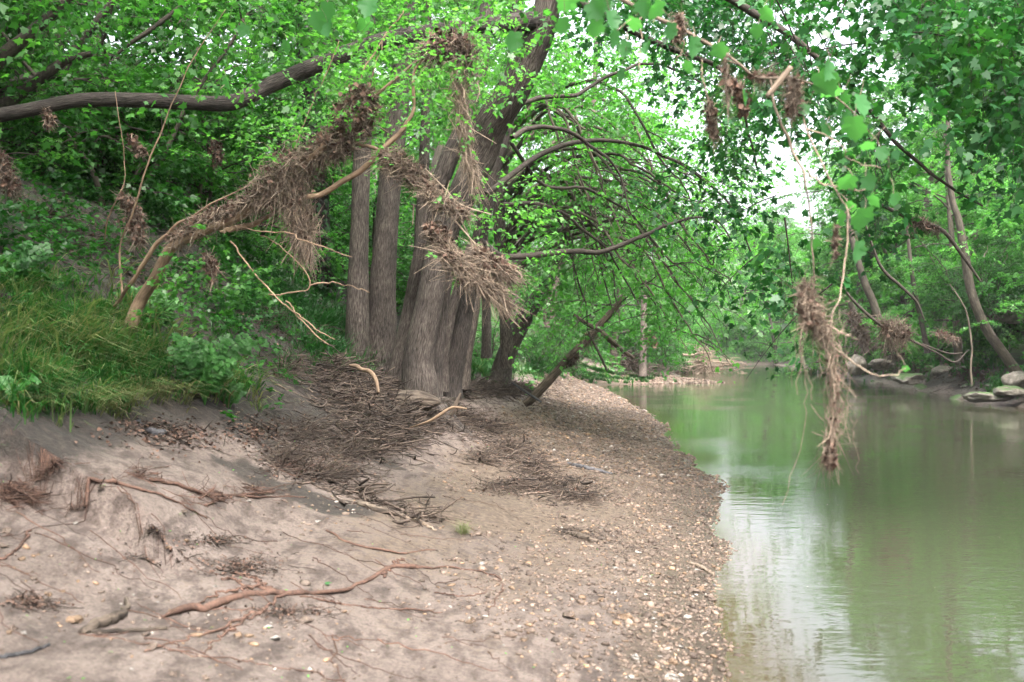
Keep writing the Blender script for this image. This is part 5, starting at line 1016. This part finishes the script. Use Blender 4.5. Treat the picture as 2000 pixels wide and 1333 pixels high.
# ground cover: hillside and slope beyond
lf = MB(); ry = rng.uniform(20, 84, 5200); rx = np.where(rng.uniform(0, 1, 5200) < .6, edgeR(ry) + rng.uniform(1.2, 9, 5200), edgeL(ry) - rng.uniform(1.3, 9, 5200)); z_ = ground(rx, ry); k = (z_ > .55) & ~((ry > 27) & (ry < 36.5) & (rx > edgeR(ry) + 1.6) & (rx < edgeR(ry) + 6.5)); rx, ry, z_ = rx[k], ry[k], z_[k]
pp = np.stack([rx, ry, z_ + rng.uniform(.0, .5, len(rx)) ** 1.5], -1); sprays(lf, None, pp, rng.normal(0, 1, pp.shape) * [1, 1, .3], .4, 12, .10, tint=np.clip(.45 + .3 * fbm(rx, ry, 3, 2, .5), 0, 1))
lf.build('undergrowth', M['leaf_wood'], kind='stuff', label='leafy ground cover on the banks downstream')
lf = MB(); ux = np.concatenate([rng.normal(150, 120, 260), rng.normal(460, 90, 330), rng.normal(40, 50, 120)]); uy = np.concatenate([rng.normal(430, 50, 260), rng.normal(620, 70, 330), rng.normal(520, 60, 120)]); pp = G(ux, uy, 5.5); pp[:, 2] += rng.uniform(.02, .35, len(pp)) ** 1.2
sprays(lf, None, pp, rng.normal(0, 1, pp.shape) * [1, 1, .4], .2, 10, .05, tpl=MAPLE, tint=np.clip(rng.normal(.35, .2, len(pp)), 0, 1)); lf.build('undergrowth', M['leaf_shrub'], kind='stuff', label='seedlings and creepers on the dark slope of the left bank')
N = 60; rx_ = rng.uniform(-50, 1050, N); ry_ = rng.uniform(960, 1340, N); c0 = G(rx_, ry_); a_ = rng.normal(-.35, .7, N); L_ = rng.uniform(.15, .7, N); K = 14; u = np.linspace(-.5, .5, K)
pth = np.stack([c0[:, 0:1] + np.cos(a_)[:, None] * L_[:, None] * u, c0[:, 1:2] + np.sin(a_)[:, None] * L_[:, None] * u, np.zeros((N, K))], -1)
pth[..., 0] += .02 * fbm(np.arange(N)[:, None] * 7.7, u * 9); pth[..., 1] += .035 * fbm(np.arange(N)[:, None] * 3.1 + 50, u * 9); pth[..., 2] = ground(pth[..., 0], pth[..., 1]) + .002
mb = MB(); tubes(mb, pth, np.linspace(.0032, .0012, K)[None] * rng.uniform(.5, 1.3, (N, 1)), 5, rng.uniform(.1, .8, N)); mb.build('rootlets', M['root'], kind='stuff', label='fine dark rootlets threading over the sand')
# fallen green and yellow leaf bits on sand; foam specks on the water
mb = MB(); fx = np.concatenate([rng.uniform(0, 1400, 120)]); fy = rng.uniform(860, 1333, 120); g_ = G(fx, fy); k = g_[:, 2] > .02; g_ = g_[k]
leaves(mb, OVAL, g_ + [0, 0, .008], rng.normal(0, 1, g_.shape) * [1, 1, .1], rng.normal(0, .3, g_.shape) + [0, 0, 1], rng.uniform(.008, .02, len(g_)), rng.uniform(.5, 1, len(g_)))
mb.build('fallen_leaves', M['leaf_bright'], kind='stuff', label='tiny fresh leaf scraps on the sand')
gl = G(635, 1141); mb = MB(); leaves(mb, MAPLE, gl[None] + [0, 0, .012], np.array([[1., .2, .1]]), np.array([[.1, -.3, 1.]]), np.array([.035]), np.array([.4])); mb.build('fallen_leaf', M['leaf_big'], label='single green leaf lying on the sand above the red root', category='leaf')
mb = MB(); n_ = 260; y_ = 5 * (40 / 5) ** rng.uniform(0, 1, n_); x_ = edgeL(y_) + rng.uniform(.5, 9, n_); pebz = np.stack([x_, y_, np.full(n_, .004)], -1)
leaves(mb, OVAL, pebz, rng.normal(0, 1, (n_, 3)) * [1, 1, 0], np.tile([0, 0, 1.], (n_, 1)), rng.uniform(.006, .018, n_) * (y_ / 8) ** .6, rng.uniform(.5, 1, n_)); mb.build('floating_specks', M['whitestone'], kind='stuff', label='pale specks floating on the water')
